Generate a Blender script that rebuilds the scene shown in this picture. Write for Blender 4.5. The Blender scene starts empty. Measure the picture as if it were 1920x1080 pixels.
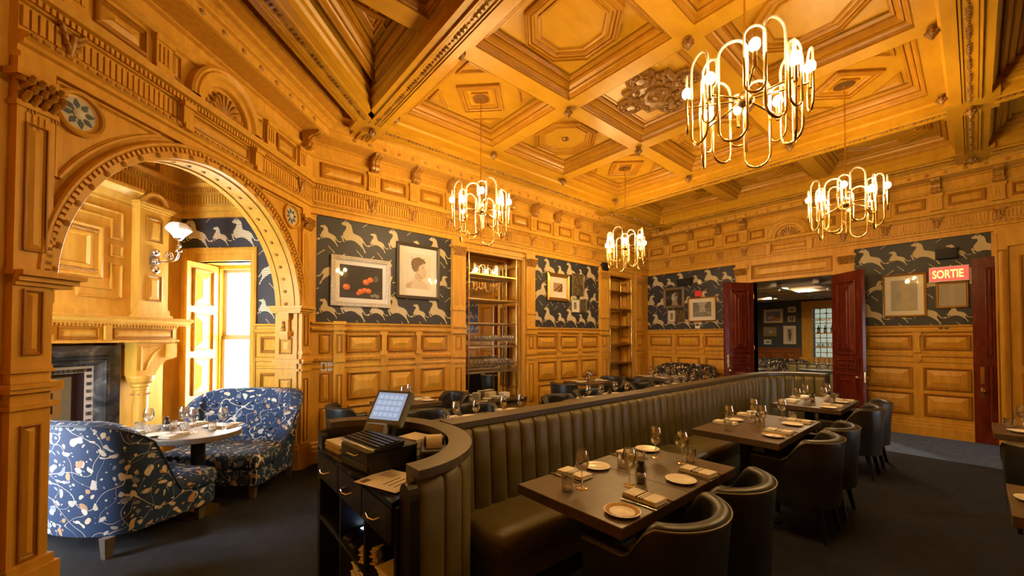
import bpy, bmesh, math, random
from mathutils import Vector, Matrix
from mathutils.geometry import tessellate_polygon
R2 = math.sqrt(2.0); PI = math.pi
rnd = random.Random(7)
scn = bpy.context.scene
col = scn.collection
# ------------------------------------------------------------ camera
cam = bpy.data.cameras.new('camera'); camo = bpy.data.objects.new('camera', cam); col.objects.link(camo)
cam.sensor_width = 36; cam.lens = 36 * 738 / 1920; cam.shift_y = 79 / 1920; cam.clip_start = .02
camo.location = (0, 0, 1.6); camo.rotation_euler = (math.radians(91.12), 0, math.radians(-40.32))
scn.camera = camo
# ------------------------------------------------------------ view + daylight
scn.view_settings.view_transform = 'Standard'; scn.view_settings.look = 'None'
scn.view_settings.gamma = 1; scn.view_settings.use_curve_mapping = False
scn.view_settings.exposure = 0.78
W = bpy.data.worlds.new('overcast_day'); scn.world = W; W.use_nodes = True
SKY = W.node_tree.nodes['Background']; SKY.inputs[0].default_value = (.84, .93, 1, 1); SKY.inputs[1].default_value = 27.0
BULB = 300.0            # emission of the chandelier bulbs
scn.cycles.transparent_max_bounces = 40
# ------------------------------------------------------------ mesh helpers
class MB:
    def __init__(s, T=None): s.v = []; s.f = []; s.m = []; s.T = T
    def add(s, vs, fs, mi=0):
        b = len(s.v); T = s.T
        s.v += [T(*p) for p in vs] if T else [tuple(p) for p in vs]
        for f in fs: s.f.append(tuple(i + b for i in f)); s.m.append(mi)
    def box(s, x0, x1, y0, y1, z0, z1, mi=0):
        s.add([(x0,y0,z0),(x1,y0,z0),(x1,y1,z0),(x0,y1,z0),(x0,y0,z1),(x1,y0,z1),(x1,y1,z1),(x0,y1,z1)],
              [(0,3,2,1),(4,5,6,7),(0,1,5,4),(1,2,6,5),(2,3,7,6),(3,0,4,7)], mi)
    def bbox(s, x0, x1, y0, y1, z0, z1, b=.01, mi=0):
        """box with chamfered vertical edges and top edges"""
        def loop(i, z): return [(x0+i+b,y0+i,z),(x1-i-b,y0+i,z),(x1-i,y0+i+b,z),(x1-i,y1-i-b,z),(x1-i-b,y1-i,z),(x0+i+b,y1-i,z),(x0+i,y1-i-b,z),(x0+i,y0+i+b,z)]
        s.loops([loop(b*.6, z0), loop(0, z0+b), loop(0, z1-b), loop(b*.6, z1)], True, True, mi)
    def loops(s, L, cap0=False, cap1=False, mi=0, closed=True):
        n = len(L[0]); vs = [p for l in L for p in l]; fs = []
        for k in range(len(L)-1):
            for i in range(n if closed else n-1):
                j = (i+1) % n; fs.append((k*n+i, k*n+j, (k+1)*n+j, (k+1)*n+i))
        if cap0: fs.append(tuple(range(n-1, -1, -1)))
        if cap1: fs.append(tuple((len(L)-1)*n + i for i in range(n)))
        s.add(vs, fs, mi)
    def lathe(s, prof, seg=16, c=(0,0,0), mi=0, cap=True):
        L = [[(c[0]+r*math.cos(2*PI*i/seg), c[1]+r*math.sin(2*PI*i/seg), c[2]+z) for i in range(seg)] for r, z in prof]
        s.loops(L, cap, cap, mi)
    def tube(s, pts, r, seg=8, closed=False, mi=0, cap=True):
        P = [Vector(p) for p in pts]; n = len(P); L = []; up = None
        for i in range(n):
            a = P[(i-1) % n] if (closed or i > 0) else P[i]; b = P[(i+1) % n] if (closed or i < n-1) else P[i]
            t = (b-a).normalized()
            if up is None:
                up = Vector((0,0,1)) if abs(t.z) < .9 else Vector((1,0,0))
            u = (up - t*up.dot(t))
            if u.length < 1e-5: u = t.orthogonal()
            u.normalize(); w = t.cross(u); up = u
            rr = r[i] if isinstance(r, (list, tuple)) else r
            L.append([tuple(P[i] + u*rr*math.cos(2*PI*k/seg) + w*rr*math.sin(2*PI*k/seg)) for k in range(seg)])
        if closed: L.append(L[0]); s.loops(L, False, False, mi)
        else: s.loops(L, cap, cap, mi)
    def prism(s, poly, h0, h1, mi=0):
        """poly in local x,y; extruded along z"""
        n = len(poly)
        s.add([(x,y,h0) for x,y in poly] + [(x,y,h1) for x,y in poly],
              [tuple(range(n-1,-1,-1)), tuple(range(n,2*n))] + [(i,(i+1)%n,n+(i+1)%n,n+i) for i in range(n)], mi)
    def sweep(s, prof, u0, u1, k0=0, k1=0, mi=0, cap=True):
        """profile of (d,z) swept along u; ends mitred by k*d"""
        n = len(prof)
        s.add([(u0+k0*d, d, z) for d, z in prof] + [(u1-k1*d, d, z) for d, z in prof],
              [(i, i+1, n+i+1, n+i) for i in range(n-1)] + ([tuple(range(n-1,-1,-1)), tuple(range(n,2*n))] if cap else []), mi)
    def sphere(s, c, r, seg=12, rings=7, sz=1, mi=0):
        s.lathe([(max(r*math.sin(PI*k/rings), 1e-4), -r*sz*math.cos(PI*k/rings)) for k in range(rings+1)], seg, c, mi)
    def build(s, name, mats, parent=None, smooth=0, recalc=True):
        me = bpy.data.meshes.new(name); me.from_pydata(s.v, [], s.f)
        for m in (mats if isinstance(mats, (list, tuple)) else [mats]): me.materials.append(m)
        if any(s.m): me.polygons.foreach_set('material_index', s.m)
        if recalc:
            bm = bmesh.new(); bm.from_mesh(me); bmesh.ops.recalc_face_normals(bm, faces=bm.faces); bm.to_mesh(me); bm.free()
        if smooth:
            me.shade_smooth(); me.set_sharp_from_angle(angle=math.radians(smooth))
        o = bpy.data.objects.new(name, me); col.objects.link(o)
        if parent: o.parent = parent
        return o
def tag(o, label=None, cat=None, group=None, kind=None):
    if label: o['label'] = label
    if cat: o['category'] = cat
    if group: o['group'] = group
    if kind: o['kind'] = kind
    return o
def struct(o, label=None): o['kind'] = 'structure'; tag(o, label); return o
def thing(name, label, cat, loc=(0,0,0), rz=0, group=None):
    o = bpy.data.objects.new(name, None); col.objects.link(o); o.empty_display_size = .05
    o.location = loc; o.rotation_euler = (0, 0, rz); return tag(o, label, cat, group)
def dup(root, loc, rz=0, label=None, group=None, scale=None):
    def cp(o, par):
        c = o.copy(); col.objects.link(c); c.parent = par
        for ch in o.children: cp(ch, c)
        return c
    r = cp(root, None); r.location = loc; r.rotation_euler = (0, 0, rz)
    if scale: r.scale = (scale,)*3
    return tag(r, label, None, group)
def inst(src, loc, parent=None, rot=(0,0,0), name=None, scale=None):
    c = src.copy(); col.objects.link(c); c.parent = parent; c.location = loc; c.rotation_euler = rot
    if name: c.name = name
    if scale: c.scale = scale
    return c
def ST(S, t, z): return ((S-t)/R2, (S+t)/R2, z)
# wall frames: F(u, d, z), d = distance out of the wall into the room
YB, XR, SW, TF, TA = 5.53, 9.35, 4.90, 4.87, 3.012
FB = lambda u, d, z: (u, YB-d, z)
FR = lambda u, d, z: (XR-d, u, z)
FA = lambda u, d, z: ST(u, TA-d, z)
FW = lambda u, d, z: ST(SW-d, u, z)
FF = lambda u, d, z: ST(u, TF-d, z)
# ------------------------------------------------------------ materials
def mat(name, base=(.5,.5,.5), rough=.5, metal=0, **kw):
    m = bpy.data.materials.new(name); m.use_nodes = True
    b = m.node_tree.nodes['Principled BSDF']
    b.inputs['Base Color'].default_value = (*base, 1); b.inputs['Roughness'].default_value = rough; b.inputs['Metallic'].default_value = metal
    for k, v in kw.items(): b.inputs[k.replace('_', ' ')].default_value = v
    return m
def nodes(m): return m.node_tree.nodes, m.node_tree.links, m.node_tree.nodes['Principled BSDF']
def noise_col(m, cols, scale=(1,1,1), ns=4, detail=4, bump=0, rough=None, dist=0, bscale=None):
    """colour ramp over a stretched noise"""
    N, L, b = nodes(m)
    tc = N.new('ShaderNodeTexCoord'); mp = N.new('ShaderNodeMapping'); mp.inputs['Scale'].default_value = scale
    nz = N.new('ShaderNodeTexNoise'); nz.inputs['Scale'].default_value = ns; nz.inputs['Detail'].default_value = detail; nz.inputs['Distortion'].default_value = dist
    cr = N.new('ShaderNodeValToRGB'); e = cr.color_ramp.elements
    e[0].position, e[1].position = cols[0][0], cols[-1][0]; e[0].color = (*cols[0][1],1); e[1].color = (*cols[-1][1],1)
    for p, c in cols[1:-1]: q = e.new(p); q.color = (*c,1)
    L.new(tc.outputs['Object'], mp.inputs[0]); L.new(mp.outputs[0], nz.inputs['Vector']); L.new(nz.outputs['Fac'], cr.inputs[0]); L.new(cr.outputs[0], b.inputs['Base Color'])
    if bump:
        bp = N.new('ShaderNodeBump'); bp.inputs['Strength'].default_value = bump; bp.inputs['Distance'].default_value = .01
        src = nz
        if bscale:
            src = N.new('ShaderNodeTexNoise'); src.inputs['Scale'].default_value = bscale; src.inputs['Detail'].default_value = 3; L.new(tc.outputs['Object'], src.inputs['Vector'])
        L.new(src.outputs['Fac'], bp.inputs['Height']); L.new(bp.outputs[0], b.inputs['Normal'])
    if rough:
        mr = N.new('ShaderNodeMapRange'); mr.inputs['To Min'].default_value = rough[0]; mr.inputs['To Max'].default_value = rough[1]
        L.new(nz.outputs['Fac'], mr.inputs['Value']); L.new(mr.outputs[0], b.inputs['Roughness'])
    return m
M = {}
def wood(name, dark, mid, light, rough=(.28,.42), scale=(7,7,1.2)):
    m = mat(name, Specular_IOR_Level=.26); return noise_col(m, [(.2,dark),(.5,mid),(.8,light)], scale, 2.6, 5, .02, rough, .35)
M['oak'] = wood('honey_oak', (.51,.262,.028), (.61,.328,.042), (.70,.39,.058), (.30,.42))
M['oakm'] = wood('dark_oak_moulding', (.30,.128,.008), (.37,.165,.012), (.44,.205,.017), (.30,.42))  # panel mouldings set darker than the wall oak to boost relief contrast
M['oakhm'] = wood('dark_ceiling_moulding', (.32,.142,.008), (.39,.178,.011), (.45,.213,.015), (.28,.38), (1.6,5,5))  # coffer mouldings likewise coloured darker than the flat ceiling oak
M['oakh'] = wood('honey_oak_ceiling', (.41,.205,.010), (.47,.245,.014), (.52,.28,.019), (.30,.40), (1.6,5,5))
M['carved'] = noise_col(mat('carved_oak'), [(.3,(.30,.135,.014)),(.7,(.50,.245,.03))], (1,1,1), 30, 3, .35, (.3,.42))
M['bronze'] = noise_col(mat('dark_gilt_carving'), [(.3,(.13,.055,.008)),(.7,(.30,.145,.025))], (1,1,1), 30, 3, .35, (.3,.42))
M['mahog'] = wood('red_mahogany', (.085,.012,.006), (.13,.02,.009), (.17,.03,.012), (.2,.32))
M['tabletop'] = noise_col(mat('dark_oak_tabletop'), [(.3,(.075,.05,.03)),(.7,(.115,.08,.05))], (1,9,1), 5, 4, .03, (.32,.45))
M['black'] = noise_col(mat('black_lacquer'), [(.3,(.006,.006,.006)),(.7,(.012,.011,.010))], (1,1,1), 8, 3, 0, (.3,.45))
M['blackm'] = mat('black_metal', (.012,.012,.012), .45, .3)
M['rail'] = noise_col(mat('dark_rail'), [(.3,(.06,.044,.027)),(.7,(.09,.068,.043))], (1,8,8), 6, 4, .02, (.35,.45))
M['leather'] = noise_col(mat('olive_leather'), [(.3,(.100,.084,.030)),(.7,(.138,.116,.044))], (1,1,1), 6, 4, .10, (.34,.46), 0, 160)
M['leatherg'] = noise_col(mat('slate_leather'), [(.3,(.012,.013,.014)),(.7,(.021,.023,.024))], (1,1,1), 6, 4, .10, (.3,.42), 0, 160)
M['carpet'] = noise_col(mat('dark_carpet', Roughness=.95) if 0 else mat('dark_carpet'), [(.35,(.002,.0028,.0055)),(.5,(.0045,.006,.011)),(.7,(.011,.0135,.022))], (1,1,1), 7, 6, .6, (.9,1), .4, 260)
M['carpetb'] = noise_col(mat('blue_grey_carpet'), [(.35,(.06,.105,.22)),(.7,(.11,.18,.36))], (1,1,1), 14, 5, .5, (.9,1), .3, 260)
M['paper'] = noise_col(mat('charcoal_wallpaper'), [(.3,(.022,.022,.028)),(.7,(.029,.030,.037))], (1,1,1), 3, 3, 0, (.5,.6))
M['navy'] = mat('navy_paint', (.035,.052,.072), .6)
M['brass'] = mat('polished_brass', (.78,.55,.22), .18, 1)
M['brassd'] = mat('aged_brass', (.5,.34,.13), .3, 1)
M['steel'] = mat('polished_steel', (.7,.7,.7), .18, 1)
M['chrome'] = mat('silver_plate', (.8,.8,.8), .15, 1)
M['white'] = mat('white_plastic', (.75,.75,.73), .4)
M['china'] = mat('white_china', (.8,.77,.70), .2)
M['napkin'] = noise_col(mat('cream_linen'), [(.3,(.66,.61,.52)),(.7,(.74,.69,.60))], (1,1,1), 60, 3, .15, (.8,.95))
M['sash'] = mat('pale_painted_sash', (.42,.37,.27), .5)
M['stripe'] = mat('navy_stripe', (.03,.02,.03), .9)
M['cream'] = mat('cream_mount', (.78,.75,.68), .7)
M['mirror'] = mat('mirror_glass', (.82,.82,.80), .02, 1)
M['frosted'] = mat('frosted_shade', (.85,.86,.86), .45)
M['paperw'] = noise_col(mat('paper_sheets'), [(.3,(.52,.45,.33)),(.7,(.62,.55,.42))], (1,1,1), 12, 3, 0, (.8,.9))
M['printink'] = mat('dark_print_ink', (.12,.08,.05), .8)
M['marble'] = noise_col(mat('grey_black_marble'), [(.40,(.022,.023,.025)),(.6,(.08,.082,.085)),(.67,(.18,.185,.19)),(.72,(.5,.5,.5))], (1,1,1), 3.2, 9, 0, (.12,.2), 1.6)
M['darkhole'] = mat('matte_black', (.006,.005,.005), .9)  # near-black backing for the dark hole behind the grille lattice
M['stone'] = mat('pale_tile', (.55,.53,.48), .4)
M['tiley'] = mat('ochre_tile', (.45,.30,.12), .4)
M['tileg'] = mat('grey_green_tile', (.28,.29,.24), .4)
M['redp'] = mat('red_plastic', (.7,.03,.02), .4)
M['crystal'] = mat('clear_tube', (.93,.93,.92), .08, 0, Transmission_Weight=.75, IOR=1.3)
def emit(name, c, s):
    m = mat(name, (0,0,0)); b = m.node_tree.nodes['Principled BSDF']
    b.inputs['Emission Color'].default_value = (*c,1); b.inputs['Emission Strength'].default_value = s; return m
M['bulb'] = emit('lit_bulb', (1,.645,.245), BULB)
M['down'] = emit('lit_downlight', (1,.72,.42), 2600)
M['sortiet'] = emit('lit_exit_letters', (1,.32,.06), 3.2)
M['sortieg'] = emit('lit_exit_glass', (1,.10,.07), .75)
M['screen'] = emit('lit_screen', (.50,.60,.80), .36)
M['screen2'] = emit('lit_small_display', (.6,.75,1), 2.5)
M['screen2b'] = emit('lit_blue_display', (.15,.3,.9), 1.2)
def glassmat():
    m = bpy.data.materials.new('drinking_glass'); m.use_nodes = True; N, L = m.node_tree.nodes, m.node_tree.links; N.clear()
    o = N.new('ShaderNodeOutputMaterial'); mx = N.new('ShaderNodeMixShader'); t = N.new('ShaderNodeBsdfTransparent'); g = N.new('ShaderNodeBsdfGlossy'); f = N.new('ShaderNodeLayerWeight')
    t.inputs[0].default_value = (.93,.94,.93,1); g.inputs[0].default_value = (1,1,1,1); g.inputs['Roughness'].default_value = .03; f.inputs[0].default_value = .5
    mr = N.new('ShaderNodeMapRange'); mr.inputs['To Min'].default_value = .13; mr.inputs['To Max'].default_value = .95
    L.new(f.outputs['Facing'], mr.inputs['Value']); L.new(mr.outputs[0], mx.inputs[0]); L.new(t.outputs[0], mx.inputs[1]); L.new(g.outputs[0], mx.inputs[2]); L.new(mx.outputs[0], o.inputs[0])
    return m
M['glass'] = glassmat()
def panemat(name, tint, gl):
    m = bpy.data.materials.new(name); m.use_nodes = True; N, L = m.node_tree.nodes, m.node_tree.links; N.clear()
    o = N.new('ShaderNodeOutputMaterial'); mx = N.new('ShaderNodeMixShader'); t = N.new('ShaderNodeBsdfTransparent'); g = N.new('ShaderNodeBsdfGlossy')
    t.inputs[0].default_value = (*tint,1); g.inputs['Roughness'].default_value = .03; mx.inputs[0].default_value = gl
    L.new(t.outputs[0], mx.inputs[1]); L.new(g.outputs[0], mx.inputs[2]); L.new(mx.outputs[0], o.inputs[0]); return m
M['pane'] = panemat('window_glass', (.96,.97,.97), .05)
M['panegreen'] = panemat('pale_leaded_glass', (.105,.105,.088), .06)
M['picglass'] = panemat('picture_glass', (.97,.97,.97), .06)
def zebra_mat():
    m = mat('cream_zebra_print', (.7,.62,.42), .6); N, L, b = nodes(m)
    tc = N.new('ShaderNodeTexCoord'); w = N.new('ShaderNodeTexWave'); w.inputs['Scale'].default_value = 28; w.inputs['Distortion'].default_value = 6; w.inputs['Detail'].default_value = 1; w.inputs['Detail Scale'].default_value = .35
    w.bands_direction = 'DIAGONAL'
    cr = N.new('ShaderNodeValToRGB'); e = cr.color_ramp.elements; e[0].position = .10; e[0].color = (.14,.115,.07,1); e[1].position = .32; e[1].color = (.70,.60,.38,1)
    L.new(tc.outputs['Object'], w.inputs['Vector']); L.new(w.outputs['Fac'], cr.inputs[0]); L.new(cr.outputs[0], b.inputs['Base Color']); return m
M['zebra'] = zebra_mat(); M['arrow'] = mat('cream_arrow_print', (.62,.52,.30), .6)
def floral(name, ground, tints, sc=1.0):
    """printed fabric: pale vines, curled petal and bird shaped blobs on a dark ground"""
    m = mat(name, ground, .75); N, L, b = nodes(m)
    def new(t, **kw):
        n = N.new(t)
        for k, v in kw.items(): setattr(n, k, v)
        return n
    def val(n, i, v): n.inputs[i].default_value = v
    tc = new('ShaderNodeTexCoord'); mp = new('ShaderNodeMapping'); val(mp, 'Scale', (sc,sc,sc)); L.new(tc.outputs['Object'], mp.inputs[0])
    wn = new('ShaderNodeTexNoise'); val(wn, 'Scale', 7.0); val(wn, 'Detail', 1.0); L.new(mp.outputs[0], wn.inputs['Vector'])
    sub = new('ShaderNodeVectorMath', operation='MULTIPLY_ADD'); val(sub, 1, (.16,.16,.16)); L.new(wn.outputs['Color'], sub.inputs[0]); L.new(mp.outputs[0], sub.inputs[2])
    def blobs(scale, thr, seedoff, strip):
        off = new('ShaderNodeVectorMath', operation='ADD'); val(off, 1, (seedoff,)*3); L.new(sub.outputs[0], off.inputs[0])
        v = new('ShaderNodeTexVoronoi'); val(v, 'Scale', scale); val(v, 'Randomness', .85); L.new(off.outputs[0], v.inputs['Vector'])
        lt = new('ShaderNodeMath', operation='LESS_THAN'); val(lt, 1, thr); L.new(v.outputs['Distance'], lt.inputs[0])
        cr = new('ShaderNodeValToRGB'); cr.color_ramp.interpolation = 'CONSTANT'; e = cr.color_ramp.elements
        e[0].position = 0; e[0].color = (*tints[0],1); e[1].position = .9; e[1].color = (*tints[-1],1)
        for k, t in enumerate(tints[1:-1]): q = e.new((k+1)/len(tints)); q.color = (*t,1)
        sp = new('ShaderNodeSeparateColor'); L.new(v.outputs['Color'], sp.inputs[0]); L.new(sp.outputs[0], cr.inputs[0])
        return lt, cr
    # vines: two sets of contour lines
    def vine(scale, w, off):
        o_ = new('ShaderNodeVectorMath', operation='ADD'); val(o_, 1, (off,)*3); L.new(mp.outputs[0], o_.inputs[0])
        n = new('ShaderNodeTexNoise'); val(n, 'Scale', scale); val(n, 'Detail', 0.0); L.new(o_.outputs[0], n.inputs['Vector'])
        a = new('ShaderNodeMath', operation='SUBTRACT'); val(a, 1, .5); L.new(n.outputs['Fac'], a.inputs[0])
        c = new('ShaderNodeMath', operation='ABSOLUTE'); L.new(a.outputs[0], c.inputs[0])
        l = new('ShaderNodeMath', operation='LESS_THAN'); val(l, 1, w); L.new(c.outputs[0], l.inputs[0]); return l
    cur = None
    def over(fac, colr):
        nonlocal cur
        mx = new('ShaderNodeMix', data_type='RGBA'); L.new(fac.outputs[0], mx.inputs['Factor'])
        if cur is None: mx.inputs['A'].default_value = (*ground,1)
        else: L.new(cur.outputs['Result'], mx.inputs['A'])
        if isinstance(colr, tuple): mx.inputs['B'].default_value = (*colr,1)
        else: L.new(colr.outputs[0], mx.inputs['B'])
        cur = mx
    over(vine(4.6, .005, 0), tints[0]); over(vine(5.6, .004, 3.3), tints[1])
    for sc_, th, so, s_ in ((21, .20, 5.1, 0), (12.5, .27, 0, 0), (8.5, .23, 9.7, 0)):
        lt, cr = blobs(sc_, th, so, s_); over(lt, cr)
    L.new(cur.outputs['Result'], b.inputs['Base Color']); return m
M['floral'] = floral('navy_floral_fabric', (.012,.040,.115), [(.66,.63,.55),(.42,.40,.36),(.45,.26,.14),(.66,.56,.40),(.20,.25,.32),(.62,.60,.55)])
M['floralb'] = floral('black_floral_fabric', (.010,.010,.014), [(.62,.50,.30),(.5,.25,.08),(.6,.54,.42),(.25,.15,.08)])
M['lining'] = mat('navy_piping', (.03,.05,.10), .6)
# ============================================================ SETTING
ZP, ZS, ZB, ZC = 4.53, 4.36, 4.21, 4.56
CX = [2.015, 3.539, 5.062, 6.586]; CYR = [4.588, 3.129, 1.67, .211]
XL, XF, XE, YK = 1.81, 6.79, 8.645, 4.82
# ---- floor
b = MB(); b.box(-1.2, 9.62, -5.2, 5.95, -.12, 0)
floor = struct(b.build('floor', M['carpet']), 'dark carpet across the dining room')
b = MB(); b.box(7.66, 9.36, -5.0, 5.5, 0, .004)
b.build('carpet_border', M['carpetb'], floor)
b = MB(ST); b.box(1.7, 4.95, 2.9, 4.95, -.12, -.001)
struct(b.build('floor_alcove', M['carpet']), 'dark carpet of the window alcove')
# ---- ceiling slab
b = MB(); b.box(-1.2, 9.62, -5.2, 5.95, ZC, 4.75)
ceiling = struct(b.build('ceiling', M['oakh']), 'coffered honey oak ceiling')
def rloop(x0, x1, y0, y1, i, z): return [(x0+i,y0+i,z),(x1-i,y0+i,z),(x1-i,y1-i,z),(x0+i,y1-i,z)]
CPROF = [(.003,ZS-.001),(.003,ZS+.02),(.014,ZS+.035),(.014,ZS+.028),(.024,ZS+.028),(.036,ZS+.05),(.05,ZS+.06),(.05,ZS+.085),(.058,ZS+.085),(.058,ZS+.07),(.07,ZS+.07),(.095,ZS+.09),(.105,ZS+.115),(.105,ZS+.14),(.115,ZS+.14),(.115,ZS+.125),(.13,ZS+.125),(.145,ZP-.02),(.15,ZP)]
def poly_inset(P, d):
    """inset of a convex polygon"""
    n = len(P); out = []
    A = sum(P[i][0]*P[(i+1)%n][1]-P[(i+1)%n][0]*P[i][1] for i in range(n)); sg = 1 if A > 0 else -1
    L = []
    for i in range(n):
        a, c = Vector(P[i]), Vector(P[(i+1)%n]); t = (c-a).normalized(); nn = Vector((-t.y, t.x))*sg; L.append((a+nn*d, t))
    for i in range(n):
        a, t = L[i-1]; c, s = L[i]; den = t.x*s.y-t.y*s.x; k = ((c.x-a.x)*s.y-(c.y-a.y)*s.x)/den; q = a+t*k; out.append((q.x, q.y))
    return out
def moulding_poly(P, prof, z, name, parent, cap=False, m='oakhm'):
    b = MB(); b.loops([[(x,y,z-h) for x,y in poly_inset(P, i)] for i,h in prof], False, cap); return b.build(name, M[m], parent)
MPROF = [(0,0),(0,.03),(.016,.045),(.022,.045),(.022,.03),(.030,.03),(.04,.038),(.052,.03),(.052,.012),(.06,.012),(.07,.026),(.085,.026),(.098,.008),(.1,0)]
def coffer(x0, x1, y0, y1, kind):
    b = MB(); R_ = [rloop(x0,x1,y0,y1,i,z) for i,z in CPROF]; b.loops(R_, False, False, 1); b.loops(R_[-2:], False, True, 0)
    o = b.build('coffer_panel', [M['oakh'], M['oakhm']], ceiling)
    cx, cy = (x0+x1)/2, (y0+y1)/2; hx, hy = (x1-x0)/2-.15, (y1-y0)/2-.15
    if kind == 'oct':
        r = min(hx, hy)*.93
        P = [(cx+r/math.cos(PI/8)*math.cos(PI/8+k*PI/4), cy+r/math.cos(PI/8)*math.sin(PI/8+k*PI/4)) for k in range(8)]
        moulding_poly(P, MPROF, ZP, 'octagon_moulding', o)
        moulding_poly(poly_inset(P, .13), [(0,0),(0,.016),(.02,.018),(.03,0)], ZP, 'inner_moulding', o)
    if kind == 'dia':
        r = min(hx, hy)*.74
        P = [(cx+r*math.cos(k*PI/2), cy+r*math.sin(k*PI/2)) for k in range(4)]
        moulding_poly(P, MPROF, ZP, 'square_moulding', o)
        moulding_poly(poly_inset(P, .15), [(0,0),(0,.02),(.025,.022),(.035,0)], ZP, 'inner_moulding', o)
        for sx in (-1,1):
            for sy in (-1,1):
                T = [(cx+sx*hx*.93,cy+sy*hy*.93),(cx+sx*hx*.93,cy+sy*hy*.38),(cx+sx*hx*.38,cy+sy*hy*.93)]
                moulding_poly(T, [(0,0),(0,.018),(.02,.022),(.034,.006),(.04,0)], ZP, 'triangle_moulding', o)
    if kind == 'med':
        moulding_poly(rloop2(x0+.16,x1-.16,y0+.16,y1-.16), [(0,0),(0,.014),(.02,.014),(.03,0)], ZP, 'inner_moulding', o)
    return o
def rloop2(x0, x1, y0, y1): return [(x0,y0),(x1,y0),(x1,y1),(x0,y1)]
kinds = [['dia','oct','dia'],['oct','med','oct'],['dia','oct','dia']]
for i in range(3):
    for j in range(3):
        coffer(CX[i]+.1, CX[i+1]-.1, CYR[j+1]+.1, CYR[j]-.1, kinds[i][j])
def beam(x0, x1, y0, y1, z, name='beam'):
    b = MB(); b.box(x0, x1, y0, y1, z, ZC+.02); return b.build(name, M['oakh'], ceiling)
for y in (3.129, 1.67): beam(1.98, 6.62, y-.1, y+.1, ZS)
for x in (3.539, 5.062):
    for y0, y1 in ((.311, 1.57), (1.77, 3.029), (3.229, 4.488)): beam(x-.1, x+.1, y0, y1, ZS)
for x0, x1 in ((1.98, 2.115), (6.486, 6.62)):
    for y0, y1 in ((.311, 1.57), (1.77, 3.029), (3.229, 4.488)): beam(x0, x1, y0, y1, ZS, 'beam_flange')
for y0, y1 in ((4.488, 4.66), (.16, .311)): beam(1.98, 6.62, y0, y1, ZS, 'beam_flange')
# beads on the soffit of the big beams
def beads(p, q, z, parent, side=.05):
    p, q = Vector((*p,z)), Vector((*q,z)); L = (q-p).length; t = (q-p)/L; n = Vector((-t.y,t.x,0)); k = int(L/.05); b = MB()
    for i in range(k):
        c = p + t*(i+.5)*L/k; r = .022 if i % 6 < 4 else .013
        lp = [(c+t*(r*.9*math.cos(a))).to_tuple() for a in (0,)]
        ring = [c + t*(.021*math.cos(a)) + n*(r*math.sin(a)) for a in [2*PI*h/6 for h in range(6)]]
        low = [c + (v-c)*.62 - Vector((0,0,r*.85)) for v in ring]
        b.loops([[tuple(v) for v in ring], [tuple(v) for v in low]], False, True)
    b.build('bead_strip', M['bronze'], parent, 50)['kind'] = 'stuff'
    b = MB()
    for s in (-1, 1):
        for o_, w, h in ((.04,.014,.012),(.062,.018,.02)):
            a = p + n*s*o_; c = q + n*s*o_; e = n*s*w; d = Vector((0,0,-h))
            b.loops([[tuple(a),tuple(a+e),tuple(a+e+d),tuple(a+d)],[tuple(c),tuple(c+e),tuple(c+e+d),tuple(c+d)]], True, True)
    b.build('fillet', M['oakh'], parent)
def bigbeam(p, q, w=.15, z=ZB, bead=True, k0=0, k1=0):
    p, q = Vector((*p,0)), Vector((*q,0)); t = (q-p).normalized(); n = Vector((-t.y,t.x,0)); b = MB()
    prof = [(-w-.05,ZC),(-w-.05,z+.17),(-w-.025,z+.15),(-w-.025,z+.10),(-w,z+.08),(-w,z),(w,z),(w,z+.08),(w+.025,z+.10),(w+.025,z+.15),(w+.05,z+.17),(w+.05,ZC)]
    b.loops([[tuple(c+n*d+Vector((0,0,h))) for d,h in prof] for c in (p-t*k0, q+t*k1)], True, True)
    o = b.build('main_beam', M['oakh'], ceiling)
    if bead: beads((p.x,p.y), (q.x,q.y), z, o)
    return o
bigbeam((XL, YK-.1), (XL, -5), k0=.25); bigbeam((XF, YK-.1), (XF, .17), k0=.25); bigbeam((XF, -.17), (XF, -5)); bigbeam((XE, 5.1), (XE, .17)); bigbeam((XE, -.17), (XE, -5))
bigbeam((XL+.17, YK), (XF-.17, YK), k0=.2, k1=.2); bigbeam((XF+.17, YK), (XE-.17, YK)); bigbeam((XL+.17, 0), (XF-.17, 0), k0=.2, k1=.2); bigbeam((XF+.17, 0), (XE-.17, 0)); bigbeam((XE+.17, 0), (9.2, 0))
bigbeam((XE+.17, YK), (9.2, YK), bead=False)
# short crossings of the big beams over the cornice
bigbeam((XL, YK+.16), (XL, 5.2), bead=True); bigbeam((XF, YK+.16), (XF, 5.2), bead=False)
dg = lambda S, t=2.128: ST(S, t, 0)[:2]
bigbeam(dg(4.50), dg(1.0), k0=.15)
# row of coffers towards the far wall
fy = [4.67, 3.229, 3.029, 1.77, 1.57, .16]
for j in range(3):
    coffer(6.99, 8.445, fy[2*j+1], fy[2*j], 'oct')
for y in (3.129, 1.67): beam(6.93, 8.5, y-.1, y+.1, ZS)
for x0, x1 in ((8.78, 9.2),): beam(x0, x1, .16, 4.66, 4.33, 'soffit')
beam(1.2, 9.2, 4.98, 5.1, 4.30, 'soffit')
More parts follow.
